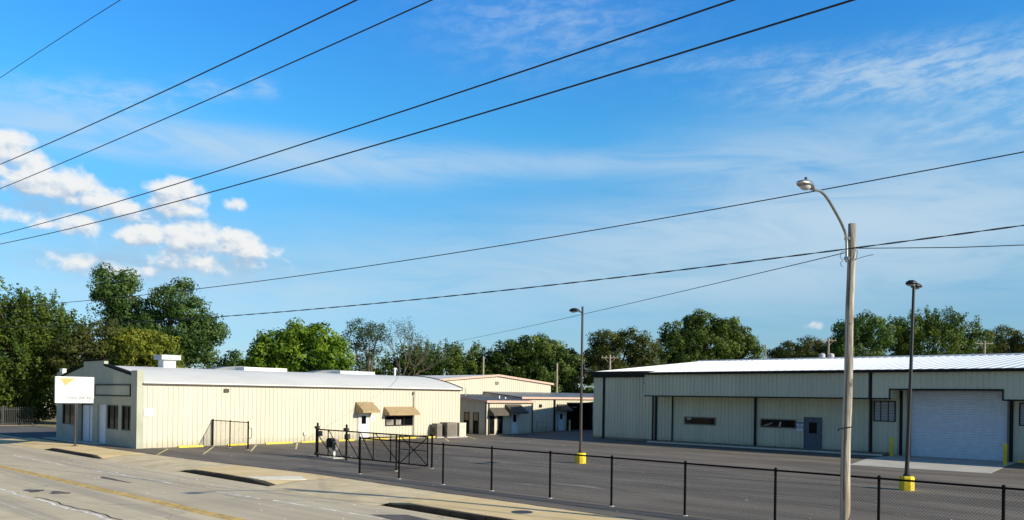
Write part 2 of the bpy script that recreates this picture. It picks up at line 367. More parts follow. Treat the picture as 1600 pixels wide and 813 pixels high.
M['patch2'] = mat('pale_scuff', (.24, .22, .195), .9, var=.2, scale=6, col2=(.17, .155, .135))
M['patch'] = mat('asphalt_patch', (.12, .105, .09), .9, var=.12, scale=3)
M['crackwhite'] = mat('joint_filler', (.88, .84, .76), .9, var=.15, scale=5)
M['seam'] = mat('tar_seam', (.035, .03, .027), .8, var=.1, scale=2)  # also colours the painted shadow line at the lot edge
M['roadyellow'] = mat('worn_yellow_line', (.74, .46, .06), .8, var=.16, scale=3)
M['roadwhite'] = mat('worn_white_line', (.82, .79, .68), .85, var=.16, scale=3)

# ---------------------------------------------------------------- ground and roads
def plate(x0, y0, x1, y1, z, t=.12): return MB().box((x0, y0, z-t), (x1, y1, z))
struct('ground', MB().quad((-1500, -1500, -.30), (1500, -1500, -.30), (1500, 1500, -.30), (-1500, 1500, -.30)), M['dirt'])
struct('road', plate(-140, -1.0, 60, 16.0, -.13), M['street'])
lot = MB()
# lot edge beside the walk is ragged
edge = [(-64, 18.2), (-58, 18.2), (-54, 18.35), (-50, 18.2), (-47, 18.25), (-44, 18.4), (-41, 18.5), (-38.5, 18.6), (-36, 18.75), (-33, 18.9), (-30, 19.15), (-27, 19.2), (-24, 19.15), (-20, 19.0), (-15, 19.0), (-10, 19.05), (-4, 19.0), (60, 19.0)]
lot.prism(edge + [(60, 84), (-64, 84)], 'z', -.2, 0.0)
struct('car_park_asphalt', lot, M['asphalt'])
struct('side_street', plate(-86.5, 16.0, -64.0, 24.5, -.02), M['sideroad'])
# pavement with the two dropped kerbs
def pav(x0, x1, y0=16.0):
    e = [(x, y) for x, y in edge if x0 < x < x1]
    def ey(x):
        for (a, b), (c, d) in zip(edge, edge[1:]):
            if a <= x <= c: return b + (d-b)*(x-a)/(c-a)
        return 18.2
    return [(x0, y0), (x1, y0), (x1, ey(x1)-.0)] + e[::-1] + [(x0, ey(x0))]
for a, b_, y0 in ((-53.0, -44.2, 15.75), (-35.3, -27.5, 16.1), (-20.6, 60, 16.2)):
    p = pav(a, b_, y0 + .16)
    pm = MB()
    def az_(y): return -.126+(y-15.7)/1.3*.121 if y < 17 else .004
    def ed(x):
        for (q0, w0), (q1, w1) in zip(edge, edge[1:]):
            if q0 <= x <= q1: return w0+(w1-w0)*(x-q0)/(q1-q0)
        return 18.2
    gx = [a, a+.9] + [x_ for x_, _ in edge if a+1 < x_ < b_-1] + [b_-.9, b_]; ys_ = lambda x_: [y0+.16, 17.0, 18.0, ed(x_)]
    def pz(x_, y_): return az_(y_)+.002 if x_ in (a, b_) else .02
    for xa, xb in zip(gx, gx[1:]):
        for k in range(3):
            c4 = [(xa, ys_(xa)[k]), (xb, ys_(xb)[k]), (xb, ys_(xb)[k+1]), (xa, ys_(xa)[k+1])]
            pm.quad(*[(x_, y_, pz(x_, y_)) for x_, y_ in c4])
        pm.quad((xa, y0+.16, -.2), (xb, y0+.16, -.2), (xb, y0+.16, pz(xb, y0+.16)), (xa, y0+.16, pz(xa, y0+.16)))
        pm.quad((xa, ed(xa), -.2), (xb, ed(xb), -.2), (xb, ed(xb), pz(xb, 18.3)), (xa, ed(xa), pz(xa, 18.3)))
    struct('pavement', pm, M['walk'])
    # kerb stones, ends ramping down
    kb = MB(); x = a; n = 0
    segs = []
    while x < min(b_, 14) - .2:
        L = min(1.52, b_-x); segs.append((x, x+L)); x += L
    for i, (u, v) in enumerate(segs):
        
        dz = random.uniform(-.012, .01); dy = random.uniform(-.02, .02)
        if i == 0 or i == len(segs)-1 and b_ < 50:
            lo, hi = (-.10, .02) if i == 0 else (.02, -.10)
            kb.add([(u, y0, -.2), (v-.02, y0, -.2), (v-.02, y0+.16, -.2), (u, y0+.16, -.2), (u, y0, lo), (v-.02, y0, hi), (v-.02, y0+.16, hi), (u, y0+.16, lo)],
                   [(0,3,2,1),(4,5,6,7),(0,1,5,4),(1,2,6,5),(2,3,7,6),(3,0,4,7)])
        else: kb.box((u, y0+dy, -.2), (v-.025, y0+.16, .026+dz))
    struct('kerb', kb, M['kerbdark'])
def apron(x0, x1, m_):
    mb = MB(); ys = [15.7, 17.0, 18.3, 19.25]; zs = [-.126, -.02, .0, .004]
    n = 8
    for j in range(3):
        for i in range(n):
            u = x0+(x1-x0)*i/n; v = x0+(x1-x0)*(i+1)/n
            mb.quad((u, ys[j], zs[j]), (v, ys[j], zs[j]), (v, ys[j+1], zs[j+1]), (u, ys[j+1], zs[j+1]))
    return mb
def apron2(x0, x1):
    """driveway apron: flared concrete ramp that stops at the lot edge"""
    p = pav(x0, x1, 15.7); mb = MB(); top = []
    for (x, y) in p: top.append((x, y, -.126 if y < 15.8 else (.006)))
    k = len(top)
    mid0 = (x0, 17.0, -.005); mid1 = (x1, 17.0, -.005)
    mb.add([top[0], top[1], mid1, mid0], [(0, 1, 2, 3)])
    mb.add([mid0, mid1] + top[2:], [tuple(range(k))])
    return mb
for a, b_, m_ in ((-44.2, -35.3, 'apron'), (-27.5, -20.6, 'apron'), (-64.0, -53.0, 'walk')):
    struct('driveway_apron', apron2(a, b_), M[m_])
# pavement carried on across the side street mouth, and beyond it
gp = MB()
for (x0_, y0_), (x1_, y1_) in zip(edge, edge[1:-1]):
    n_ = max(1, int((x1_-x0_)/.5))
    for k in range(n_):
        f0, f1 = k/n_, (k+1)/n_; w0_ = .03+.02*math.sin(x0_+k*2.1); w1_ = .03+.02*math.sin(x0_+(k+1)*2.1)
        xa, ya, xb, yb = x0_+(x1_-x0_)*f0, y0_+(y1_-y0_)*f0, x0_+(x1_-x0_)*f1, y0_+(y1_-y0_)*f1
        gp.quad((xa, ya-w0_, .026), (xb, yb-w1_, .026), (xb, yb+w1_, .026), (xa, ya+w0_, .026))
struct('edge_gap_shadow', gp, M['seam'])  # dark strip: painted shadow line plus gap dirt along the lot edge
struct('driveway_apron', MB().add([(-86, 14.6, -.126), (-64, 15.7, -.126), (-64, 17.6, .004), (-86, 17.6, .004)], [(0, 1, 2, 3)]), M['walk'])
struct('pavement', MB().box((-140, 14.9, -.2), (-86, 17.6, .03)), M['walk'])
struct('verge', plate(-140, 17.6, -86.5, 60, .0, .25), M['dirt'])
struct('verge', plate(-86.5, 24.5, -64.0, 120, .0, .25), M['dirt'])
# new light concrete square in the walk
struct('concrete_patch', MB().prism([(-30.1, 16.35), (-28.9, 16.35), (-27.7, 17.7), (-28.9, 18.2)], 'z', .0, .028), M['newconc'])
struct('manhole_cover', MB().lathe((-15.9, 17.6, .02), [(.33, 0), (.33, .006), (.30, .008)], 20), M['brown'])

# painted lines on the road
yl = MB()
def rline(mb, x0, y0, x1, y1, w, z=-.126, n=40, wob=.02):
    for i in range(n):
        a = i/n; b_ = (i+1)/n
        if i % 2 == 0 or True:
            ax, ay, bx, by = x0+(x1-x0)*a, y0+(y1-y0)*a, x0+(x1-x0)*b_, y0+(y1-y0)*b_
            s1 = wob*math.sin(ax*1.7)+wob*.5*math.sin(ax*5.1); s2 = wob*math.sin(bx*1.7)+wob*.5*math.sin(bx*5.1)
            mb.quad((ax, ay-w/2+s1, z), (bx, by-w/2+s2, z), (bx, by+w/2+s2, z), (ax, ay+w/2+s1, z))
rline(yl, -140, 10.9, -42, 10.72, .14); rline(yl, -42, 10.72, 40, 12.0, .14, n=60)
rline(yl, -140, 11.12, -42, 10.94, .14); rline(yl, -42, 10.94, 40, 12.22, .14, n=60)
struct('yellow_centre_line', yl, M['roadyellow'])
for (a, ya, b_, yb) in ((-49.3, 13.15, -41.2, 13.2), (-38.2, 13.34, -30.8, 13.7), (-27.6, 13.8, -24.6, 13.93), (-24.0, 14.08, -18.4, 14.35), (-14.5, 14.5, -7, 14.7), (-62, 13.1, -54, 13.1)):
    wl = MB(); rline(wl, a, ya, b_, yb, .13); struct('white_lane_line', wl, M['roadwhite'])
cw = MB(); rline(cw, -40.5, 8.35, -34.6, 8.30, .07, n=26, wob=.05); rline(cw, -33.3, 8.32, -16, 8.85, .11, n=60, wob=.06); struct('filled_joint', cw, M['crackwhite'])
cw = MB()
rline(cw, -29.8, 8.62, -15, 9.1, .05, z=-.124, n=60, wob=.06); struct('road_crack', cw, M['seam'])
struct('road_patch', MB().prism([(-19.3, 14.55), (-17.6, 14.35), (-16.9, 15.15), (-18.5, 15.35)], 'z', -.15, -.125), M['patch'])
def splat(cx, cy, rx, ry, z, seed):
    rr = random.Random(seed); pts = []
    for k in range(26):
        a = 2*math.pi*k/26; q = 1 + .25*math.sin(3*a+seed)+rr.uniform(-.14, .14); pts.append((cx+rx*q*math.cos(a), cy+ry*q*math.sin(a)))
    return MB().prism(pts, 'z', z-.03, z)
for cx, cy, rx, ry, s in ((-33.8, 12.55, 1.4, .13, 1), (-31.7, 9.1, .5, .28, 3), (-30.6, 9.55, .5, .25, 5)):
    struct('oil_stain', splat(cx, cy, rx, ry, -.123, s), M['patch'])
# faint marks and scattered scraps on the road and lot
sc = MB()
for k in range(60):
    x_ = random.uniform(-45, -8); y_ = random.uniform(11.5, 15.4); s = random.uniform(.02, .07)
    sc.prism([(x_, y_), (x_+s, y_+s*.3), (x_+s*.8, y_+s), (x_-s*.2, y_+s*.7)], 'z', -.13, -.12)
for k in range(70):
    x_ = random.uniform(-45, 0); y_ = random.uniform(19.5, 48); s = random.uniform(.02, .06)
    sc.prism([(x_, y_), (x_+s, y_+s*.3), (x_+s*.8, y_+s), (x_-s*.2, y_+s*.7)], 'z', 0, .012)
o = struct('litter_specks', sc, M['crackwhite']); o['kind'] = 'stuff'; o['label'] = 'tiny pale scraps scattered over road and car park'
for cx, cy, rx, ry, s in ((-20.6, 23.4, .9, .12, 2), (-19.2, 24.6, 1.3, .25, 4), (-18.4, 23.2, .7, .08, 8), (-30.5, 22.0, .5, .06, 9)):
    struct('pale_scuff', splat(cx, cy, rx, ry, .004, s), M['patch2'])
for p0, p1 in (((-33.5, 19.5), (-26.8, 19.7)), ((-38.6, 20.6), (-27.5, 23.2)), ((-24.0, 27.8), (-8.0, 26.2)), ((-44, 36), (-20, 41))):
    q = MB(); rline(q, *p0, *p1, .035, z=.004, n=40, wob=.07); struct('tar_seam', q, M['seam'])
# parking bay lines along the cream wall
for (a, b_, c, d) in ((-47.7, 20.85, -42.9, 18.05), (-48.2, 24.0, -42.6, 20.6), (-48.2, 26.95, -43.1, 23.75), (-48.6, 30.3, -43.3, 26.9), (-48.9, 33.6, -44.2, 30.6), (-48.8, 44.2, -44.0, 40.4), (-48.5, 46.7, -45.3, 44.5)):
    L = Vector((c-a, d-b_)); nn = Vector((-L.y, L.x)).normalized()*.05
    struct('parking_line', MB().quad((a-nn.x, b_-nn.y, .004), (c-nn.x, d-nn.y, .004), (c+nn.x, d+nn.y, .004), (a+nn.x, b_+nn.y, .004)), M['yellowline'])
sl_ = MB(); rline(sl_, -39, 21.2, -37.5, 24.5, .08, z=.004, n=6); struct('stop_line', sl_, M['asphalt'])
struct('loading_slab', MB().prism([(-15.85, 44.0), (-9.3, 44.6), (-9.75, 50.8), (-9.9, 54.3), (-16.6, 54.3), (-16.9, 50.0)], 'z', -.1, .012), M['slab'])
# ---------------------------------------------------------------- walls and buildings
def ribbed(mb, org, du, length, ztop, openings=(), pitch=.305, rib=.05, depth=.034, out=1, z0=0.0, step=None):
    """ribbed sheet: org (x,y), du unit direction, ztop(u) height; openings (u0,u1,z0,z1). out: side of the ribs"""
    du = Vector(du); nn = Vector((du.y, -du.x))*out
    us = []
    k = 0
    while k*pitch < length:
        a = k*pitch
        for q, h in ((a, 0), (a+.03, 1), (a+.03+rib, 1), (a+.06+rib, 0)):
            if q <= length: us.append((q, h))
        k += 1
    if us[-1][0] < length: us.append((length, 0))
    cuts = sorted({c for o in openings for c in (o[0], o[1])} | set(step or ()))
    def hh(u):
        for (a, h), (b, h2) in zip(us, us[1:]):
            if a <= u <= b: return h + (h2-h)*(u-a)/max(1e-9, b-a)
        return 0
    pts = sorted(us + [(c, hh(c)) for c in cuts if 0 < c < length])
    for (a, h1), (b, h2) in zip(pts, pts[1:]):
        if b-a < 1e-6: continue
        um = (a+b)/2; zt1 = ztop(a); zt2 = ztop(b)
        seg = [(z0, None)]
        ops = sorted([(o[2], o[3]) for o in openings if o[0] < um < o[1]])
        spans = []; cur = z0
        for lo, hi in ops:
            if lo > cur: spans.append((cur, lo, cur, lo))
            cur = hi
        spans.append((cur, zt1, cur, zt2))
        pa = Vector(org) + du*a + nn*depth*h1; pb = Vector(org) + du*b + nn*depth*h2
        for lo, hi, lo2, hi2 in spans:
            mb.quad((pa.x, pa.y, lo), (pb.x, pb.y, lo2), (pb.x, pb.y, hi2), (pa.x, pa.y, hi))

class Face:
    """places trim on a wall: 'x' = wall facing +X at x=p (u runs along +Y); 'y' = wall facing -Y at y=p (u runs along +X)"""
    def __init__(s, ax, p): s.ax = ax; s.p = p
    def box(s, mb, u0, u1, z0, z1, d0, d1):
        if s.ax == 'x': return mb.box((s.p+d0, u0, z0), (s.p+d1, u1, z1))
        return mb.box((u0, s.p-d1, z0), (u1, s.p-d0, z1))
    def pt(s, u, z, d): return (s.p+d, u, z) if s.ax == 'x' else (u, s.p-d, z)
def window(F, parent, u0, u1, z0, z1, mull=(), fm='darkgreen', fw=.06, hor=(), dep=.07, pm='glass', label=None, base=.03):
    fr = MB(); F.box(fr, u0, u0+fw, z0, z1, base, dep); F.box(fr, u1-fw, u1, z0, z1, base, dep)
    F.box(fr, u0+fw, u1-fw, z0, z0+fw, base, dep); F.box(fr, u0+fw, u1-fw, z1-fw, z1, base, dep)
    for q in mull: F.box(fr, q-.025, q+.025, z0+fw, z1-fw, base+.012, dep-.006)
    for q in hor: F.box(fr, u0+fw, u1-fw, q-.012, q+.012, base+.012, dep-.012)
    w = obj('window', fr, M[fm], parent, label=label)
    pn = MB(); F.box(pn, u0+fw*.5, u1-fw*.5, z0+fw*.5, z1-fw*.5, base-.02, base+.010)
    obj('pane', pn, M[pm], w)
    return w
def door(F, parent, u0, u1, z0, z1, m_='white', fm='palewhite', glassrect=None, knob=None, label=None, name='door'):
    d = MB(); F.box(d, u0, u1, z0, z1, .03, .065)
    D = obj(name, d, M[m_], parent, label=label)
    fr = MB(); F.box(fr, u0-.06, u0-.003, z0, z1+.06, .03, .09); F.box(fr, u1+.003, u1+.06, z0, z1+.06, .03, .09); F.box(fr, u0-.003, u1+.003, z1+.003, z1+.06, .03, .09)
    obj('door_frame', fr, M[fm], D)
    if glassrect:
        a, b, c, e = glassrect; q = MB(); F.box(q, a, b, c, e, .066, .072); obj('pane', q, M['glass'], D)
    if knob:
        q = MB(); q.blob(F.pt(knob[0], knob[1], .11), (.04, .04, .04)); obj('handle', q, M['galv'], D, smooth=True)
    return D
def awning(F, parent, u0, u1, ztop, zbot, proj, m_='tan', top_in=0.12, valance=.16, closed=True, label=None):
    """canvas awning with side gussets and a hanging valance"""
    mb = MB(); t = .03
    a0, a1 = F.pt(u0, ztop, .035), F.pt(u1, ztop, .035)
    b0, b1 = F.pt(u0, zbot+valance, proj), F.pt(u1, zbot+valance, proj)
    c0, c1 = F.pt(u0, zbot, proj), F.pt(u1, zbot, proj)
    d0, d1 = F.pt(u0, zbot, .035), F.pt(u1, zbot, .035)
    mb.add([a0, a1, b0, b1, c0, c1, d0, d1], [(0, 1, 3, 2), (2, 3, 5, 4), (0, 2, 4, 6), (1, 7, 5, 3)])
    o = obj('awning', mb, M[m_], parent, label=label)
    s = o.modifiers.new('thick', 'SOLIDIFY'); s.thickness = .015
    fr = MB(); fr.tube([F.pt(u0+.02, zbot+.01, .04), F.pt(u0+.02, zbot+.01, proj-.03), F.pt(u1-.02, zbot+.01, proj-.03), F.pt(u1-.02, zbot+.01, .04)], .014, 6)
    obj('awning_frame', fr, M['brown'], o)
    return o

# ===== A: cream building with arched roof, front to the road
AX0, AX1, AY0, AY1 = -63.3, -49.0, 19.55, 46.2
A = thing('arched_roof_building', ((AX0+AX1)/2, (AY0+AY1)/2, 0), 'long cream building with arched white roof and a stepped green grey front', 'building')
FX = Face('x', AX1); FY = Face('y', AY0)
def arch(x): return 4.02 + 1.13*(1-((x+56)/7.2)**2)
w = MB()
ribbed(w, (AX1, AY0+.25), (0, 1), AY1-AY0-.25, lambda u: 4.0, out=1, pitch=.315)
w.quad((AX0, AY0+.2, 0), (AX0, AY1, 0), (AX0, AY1, 4.0), (AX0, AY0+.2, 4.0))
xs = [AX0 + (AX1-AX0)*i/14 for i in range(15)]
for a, b in zip(xs, xs[1:]): w.quad((a, AY1, 0), (b, AY1, 0), (b, AY1, arch(b)-.03), (a, AY1, arch(a)-.03))
obj('side_wall', w, M['cream'], A)
# roof: overlapping curved sheets
rf = MB(); N = 28; oh = .12
rx = [AX0-oh + (AX1-AX0+2*oh)*i/N for i in range(N+1)]
nb = 9
for k in range(nb):
    y0 = AY0+.3 + (AY1+.15-AY0-.3)*k/nb; y1 = AY0+.3 + (AY1+.15-AY0-.3)*(k+1)/nb
    lift = .003*(k % 2)
    for a, b in zip(rx, rx[1:]):
        rf.quad((a, y0, arch(a)+lift), (b, y0, arch(b)+lift), (b, y1, arch(b)+lift), (a, y1, arch(a)+lift))
rf.box((AX1-.02, AY0+.3, 3.955), (AX1+oh-.003, AY1+.14, arch(AX1+oh)-.004))
ROOFA = obj('roof', rf, M['roofA'], A)
tr = MB(); tr.box((AX1+.036, AY0+.26, 3.86), (AX1+oh+.02, AY1+.10, 3.95)); obj('eave_trim', tr, M['brown'], A)
rk = MB()
for a, b in zip(rx, rx[1:]): rk.add([(a, AY1+.15, arch(a)-.16), (b, AY1+.15, arch(b)-.16), (b, AY1+.15, arch(b)+.07), (a, AY1+.15, arch(a)+.07), (a, AY1+.21, arch(a)-.16), (b, AY1+.21, arch(b)-.16), (b, AY1+.21, arch(b)+.07), (a, AY1+.21, arch(a)+.07)], [(0, 1, 2, 3), (7, 6, 5, 4), (3, 2, 6, 7), (0, 4, 5, 1)])
obj('rake_trim', rk, M['brown'], A)
# front wall with stepped parapet, piers, alcove
def par(x):
    if x < -62.25 or x > -49.85: return 4.72
    if -58.0 <= x <= -54.35: return 5.42
    if x > -54.35: return 5.08 + (4.42-5.08)*(x+54.35)/(4.5)
    return 5.08 + (4.42-5.08)*(-58.0-x)/4.25
def strip_wall(mb, xs, y0, y1, ops=()):
    """solid wall made of vertical strips with openings (x0,x1,z0,z1)"""
    xs = sorted(set(xs) | {c for o in ops for c in o[:2]})
    e = 1e-4
    for a, b in zip(xs, xs[1:]):
        z1, z2 = par(a+e), par(b-e); um = (a+b)/2; cur = -.1
        sp = []
        for o in sorted([o for o in ops if o[0] < um < o[1]], key=lambda o: o[2]):
            if o[2] > cur: sp.append((cur, o[2], o[2]))
            cur = o[3]
        sp.append((cur, z1, z2))
        for lo, h1, h2 in sp:
            mb.add([(a, y0, lo), (b, y0, lo), (b, y1, lo), (a, y1, lo), (a, y0, h1), (b, y0, h2), (b, y1, h2), (a, y1, h1)],
                   [(0, 3, 2, 1), (4, 5, 6, 7), (0, 1, 5, 4), (1, 2, 6, 5), (2, 3, 7, 6), (3, 0, 4, 7)])
fw = MB()
WINS = [(-62.15, -59.3, 1.05, 2.52), (-53.8, -51.9, 1.02, 2.57), (-51.45, -49.75, 1.02, 2.57)]
ALC = [(-58.95, -56.25, -.05, 2.56), (-55.45, -53.98, -.05, 2.56)]
strip_wall(fw, [AX0, -62.25, -60, -58.0, -56, -54.35, -52, -49.85, AX1], AY0, AY0+.25, WINS + ALC)
fw.box((AX0, AY0+.45, -.1), (AX1-.3, AY0+.55, 3.9))
FW = obj('front_wall', fw, M['facade'], A)
cp = MB()
def cap(x0, x1, z0, z1, t=.11): cp.add([(x0, AY0-.07, z0), (x1, AY0-.07, z1), (x1, AY0+.32, z1), (x0, AY0+.32, z0), (x0, AY0-.07, z0+t), (x1, AY0-.07, z1+t), (x1, AY0+.32, z1+t), (x0, AY0+.32, z0+t)], [(0, 3, 2, 1), (4, 5, 6, 7), (0, 1, 5, 4), (1, 2, 6, 5), (2, 3, 7, 6), (3, 0, 4, 7)])
cap(-58.05, -54.27, 5.422, 5.422); cap(-54.27, -49.9, 5.075, 4.425, .13); cap(-62.2, -58.06, 4.425, 5.07, .13)
obj('parapet_cap', cp, M['cap'], FW)
# pier beside the roof end, slightly proud
pr_ = MB(); pr_.box((-49.83, AY0-.06, -.1), (AX1+.05, AY0-.003, 4.72)); pr_.box((AX1+.032, AY0-.06, -.1), (AX1+.06, AY0+.35, 4.72)); obj('pier', pr_, M['facade'], FW)
# sign panel frame on the front
pf = MB(); 
for b in ((-55.8, -49.95, 3.80, 3.88), (-55.8, -49.95, 3.12, 3.20), (-55.8, -55.72, 3.2, 3.80), (-50.03, -49.95, 3.2, 3.80)): FY.box(pf, b[0], b[1], b[2], b[3], .003, .07)
pb = obj('panel_frame', pf, M['darkgreen'], A); q = MB(); FY.box(q, -55.72, -50.03, 3.2, 3.8, .003, .03); obj('blank_panel', q, M['facade'], pb)
q = MB(); q.box((-62.9, AY0+.05, 4.72), (-62.3, AY0+.3, 5.0)); obj('cap_block', q, M['white'], A)
for (a, b, c, d) in WINS:
    F2 = Face('y', AY0+.12)
    m1 = [a + (b-a)*.5] if b-a < 2 else [a+(b-a)*.45]
    window(F2, A, a, b, c, d, mull=m1, fm='black', fw=.07, base=.0, dep=.06)
    q = MB(); q.box((a+.12, AY0+.3, c+.05), (b-.12, AY0+.32, c+.6)); obj('curtain', q, M['curtain'], A)
F3 = Face('y', AY0+.36)
for (a, b) in ((-58.75, -57.62), (-57.55, -56.42)):
    door(F3, A, a, b, -.02, 2.4, m_='palewhite', fm='palewhite', label='pale blue white front door')
q = MB(); q.box((-55.45, AY0+.14, -.08), (-53.98, AY0+.2, 2.56)); bl = obj('boarded_door', q, M['palewhite'], A, label='painted over doorway beside the front windows')
q = MB(); q.box((AX0-.02, AY0-.9, -.2), (-53.9, AY0-.003, .035)); obj('doorstep', q, M['slab'], A)
# side wall door, windows, awnings
door(FX, A, 35.75, 36.62, .04, 2.02, m_='white', fm='white', glassrect=(35.98, 36.4, 1.22, 1.82), knob=(36.52, 1.0), label='white door with small window')
awning(FX, A, 35.45, 37.0, 2.88, 2.08, 1.0, 'tan')
w_ = window(FX, A, 38.25, 41.0, 1.02, 1.80, mull=(39.2, 40.1), fm='black', fw=.06)
for a, b in ((38.35, 39.05), (39.3, 39.8)): q = MB(); FX.box(q, a, b, 1.09, 1.5, .042, .046); obj('blind_or_reflection', q, M['curtain'], w_)  # pale rectangles painted on the panes as reflections
awning(FX, A, 38.1, 41.15, 2.52, 1.86, .75, 'tan')
q = MB(); q.box((AX1+.03, 25.02, 3.46), (AX1+.10, 25.36, 3.7)); obj('wall_vent', q, M['brown'], A)
q = MB(); q.tube([(AX1+.09, 41.05, .05), (AX1+.09, 41.05, 3.3), (AX1+.16, 41.0, 3.42)], .035, 8); q.blob((AX1+.13, 41.0, 3.6), (.06, .09, .16)); obj('conduit', q, M['acgrey'], A)
q = MB(); q.box((AX1+.03, 31.0, .5), (AX1+.12, 31.35, .72)); q.tube([(AX1+.06, 31.1, 0), (AX1+.06, 31.1, .5)], .02, 6); obj('outlet_box', q, M['acbeige'], A)
q = MB(); q.box((AX1+.03, 34.55, .1), (AX1+.25, 34.85, .5)); obj('meter_box', q, M['brown'], A)
# rooftop things
q = MB(); q.box((-56.3, 23.85, 5.05), (-55.4, 24.7, 5.68)); 
hv = obj('roof_vent', q, M['white'], ROOFA, label='boxy white rooftop hood with wide cap'); q = MB(); q.box((-56.5, 23.6, 5.682), (-55.15, 24.95, 6.02)); obj('vent_cap', q, M['palegrey'], A)
for (a, b, m_) in ((29.8, 33.4, 1), (38.4, 41.9, 1)):
    q = MB(); q.box((-56.6, a, 5.0), (-55.2, b, 5.38)); sv = obj('skylight_box', q, M['white'], ROOFA)
    q = MB(); y0, y1 = a-1.4, b-.8
    poly = [(y0, 5.22), (y0+.9, 5.40), ((y0+y1)/2, 5.50), (y1-.9, 5.44), (y1, 5.34), (y1, 5.2), (y0, 5.15)]
    q.prism(poly, 'x', -58.6, -57.0); obj('vent_hood', q, M['roofM'], A)
q = MB(); q.tube([(-56, 44.74, 5.05), (-56, 44.74, 5.7)], .09, 10); q.tube([(-56, 44.74, 5.70), (-56, 44.74, 5.85)], .15, 10); obj('roof_pipe', q, M['white'], A)

# ===== D: cream gable behind
D = thing('pink_trimmed_gable_building', (-64, 58.2, 0), 'cream gabled building with pink roof edge rising behind the low grey roof', 'building')
def gz(y, e=0): return 5.62 - abs(y-57.95)*.0835
w = MB(); ribbed(w, (-56, 50.0), (0, 1), 16.4, lambda u: gz(50.0+u)-.08, out=1, step=[7.95])
w.quad((-74, 50, 0), (-56, 50, 0), (-56, 50, gz(50)-.08), (-74, 50, gz(50)-.08)); w.quad((-74, 66.4, 0), (-56, 66.4, 0), (-56, 66.4, gz(66.4)-.08), (-74, 66.4, gz(66.4)-.08))
w.quad((-74, 50, 0), (-74, 66.4, 0), (-74, 66.4, 4.8), (-74, 57.95, 5.5), (-74, 50, 4.8)); obj('wall', w, M['cream'], D)
q = MB(); q.add([(-74, 49.8, gz(49.8)), (-55.85, 49.8, gz(49.8)), (-55.85, 57.95, 5.62), (-74, 57.95, 5.62), (-74, 66.6, gz(66.6)), (-55.85, 66.6, gz(66.6))], [(0, 1, 2, 3), (3, 2, 5, 4)])
DR = obj('roof', q, M['roofA'], D); s = DR.modifiers.new('thick', 'SOLIDIFY'); s.thickness = .05; s.offset = -1
q = MB()
for a, b in ((49.75, 57.95), (57.95, 66.65)): q.add([(-55.84, a, gz(a)-.16), (-55.84, b, gz(b)-.16), (-55.84, b, gz(b)+.04), (-55.84, a, gz(a)+.04), (-55.77, a, gz(a)-.16), (-55.77, b, gz(b)-.16), (-55.77, b, gz(b)+.04), (-55.77, a, gz(a)+.04)], [(0, 3, 2, 1), (4, 5, 6, 7), (0, 1, 5, 4), (1, 2, 6, 5), (2, 3, 7, 6), (3, 0, 4, 7)])
obj('rake_trim', q, M['pink'], D)
q = MB(); Face('x', -56).box(q, 57.65, 58.1, 4.62, 4.92, .03, .09); obj('gable_vent', q, M['acgrey'], D)

# ===== M: low cream addition, sunlit right face, small front windows
Mx, My0, My1 = -49.35, 49.75, 55.9
B1 = thing('low_cream_annex', (-52.5, 52.8, 0), 'low cream annex with grey roof, two grey awnings and tall narrow windows', 'building')
def mz(x): return 3.0 + (Mx-x)*.082
FMX = Face('x', Mx); FMY = Face('y', My0)
w = MB(); ribbed(w, (Mx, My0), (0, 1), My1-My0, lambda u: 2.95, out=1); ribbed(w, (-56, My0), (1, 0), 6.65, lambda u: mz(-56+u)-.05, out=1)
w.quad((-56, My0, 0), (-56, My1, 0), (-56, My1, 3.4), (-56, My0, 3.4)); w.quad((-56, My1, 0), (Mx, My1, 0), (Mx, My1, 2.95), (-56, My1, 3.4))
obj('wall', w, M['cream'], B1)
q = MB(); q.add([(-56.0, My0-.15, mz(-56)), (Mx+.2, My0-.15, mz(Mx+.2)), (Mx+.2, My1+.1, mz(Mx+.2)), (-56.0, My1+.1, mz(-56)), (-56.0, My0-.15, mz(-56)+.06), (Mx+.2, My0-.15, mz(Mx+.2)+.06), (Mx+.2, My1+.1, mz(Mx+.2)+.06), (-56.0, My1+.1, mz(-56)+.06)], [(0, 3, 2, 1), (4, 5, 6, 7), (0, 1, 5, 4), (1, 2, 6, 5), (2, 3, 7, 6), (3, 0, 4, 7)])
for i in range(10): 
    y = My0 + .3 + i*.6
    q.add([(-55.9, y, mz(-55.9)+.06), (Mx+.15, y, mz(Mx+.15)+.06), (Mx+.15, y+.04, mz(Mx+.15)+.06), (-55.9, y+.04, mz(-55.9)+.06), (-55.9, y+.02, mz(-55.9)+.09), (Mx+.15, y+.02, mz(Mx+.15)+.09)], [(0, 1, 5, 4), (3, 4, 5, 2)])
obj('roof', q, M['roofM'], B1)
q = MB(); q.box((Mx+.2, My0-.2, 2.86), (Mx+.27, My1+.1, 3.06)); 
q.add([(-56, My0-.2, mz(-56)-.12), (Mx+.2, My0-.2, 2.86), (Mx+.2, My0-.2, 3.06), (-56, My0-.2, mz(-56)+.08), (-56, My0-.152, mz(-56)-.12), (Mx+.2, My0-.152, 2.86), (Mx+.2, My0-.152, 3.06), (-56, My0-.152, mz(-56)+.08)], [(0, 3, 2, 1), (4, 5, 6, 7), (0, 1, 5, 4), (1, 2, 6, 5), (2, 3, 7, 6), (3, 0, 4, 7)])
obj('gutter', q, M['pink'], B1)
q = MB(); q.box((Mx-.09, My0-.075, 0), (Mx+.0, My0-.032, 2.9)); obj('corner_trim', q, M['black'], B1)
for yy in (My0+.25, My1-.1): q = MB(); q.tube([(Mx+.09, yy, 0), (Mx+.09, yy, 2.9)], .045, 8); obj('downspout', q, M['black'], B1)
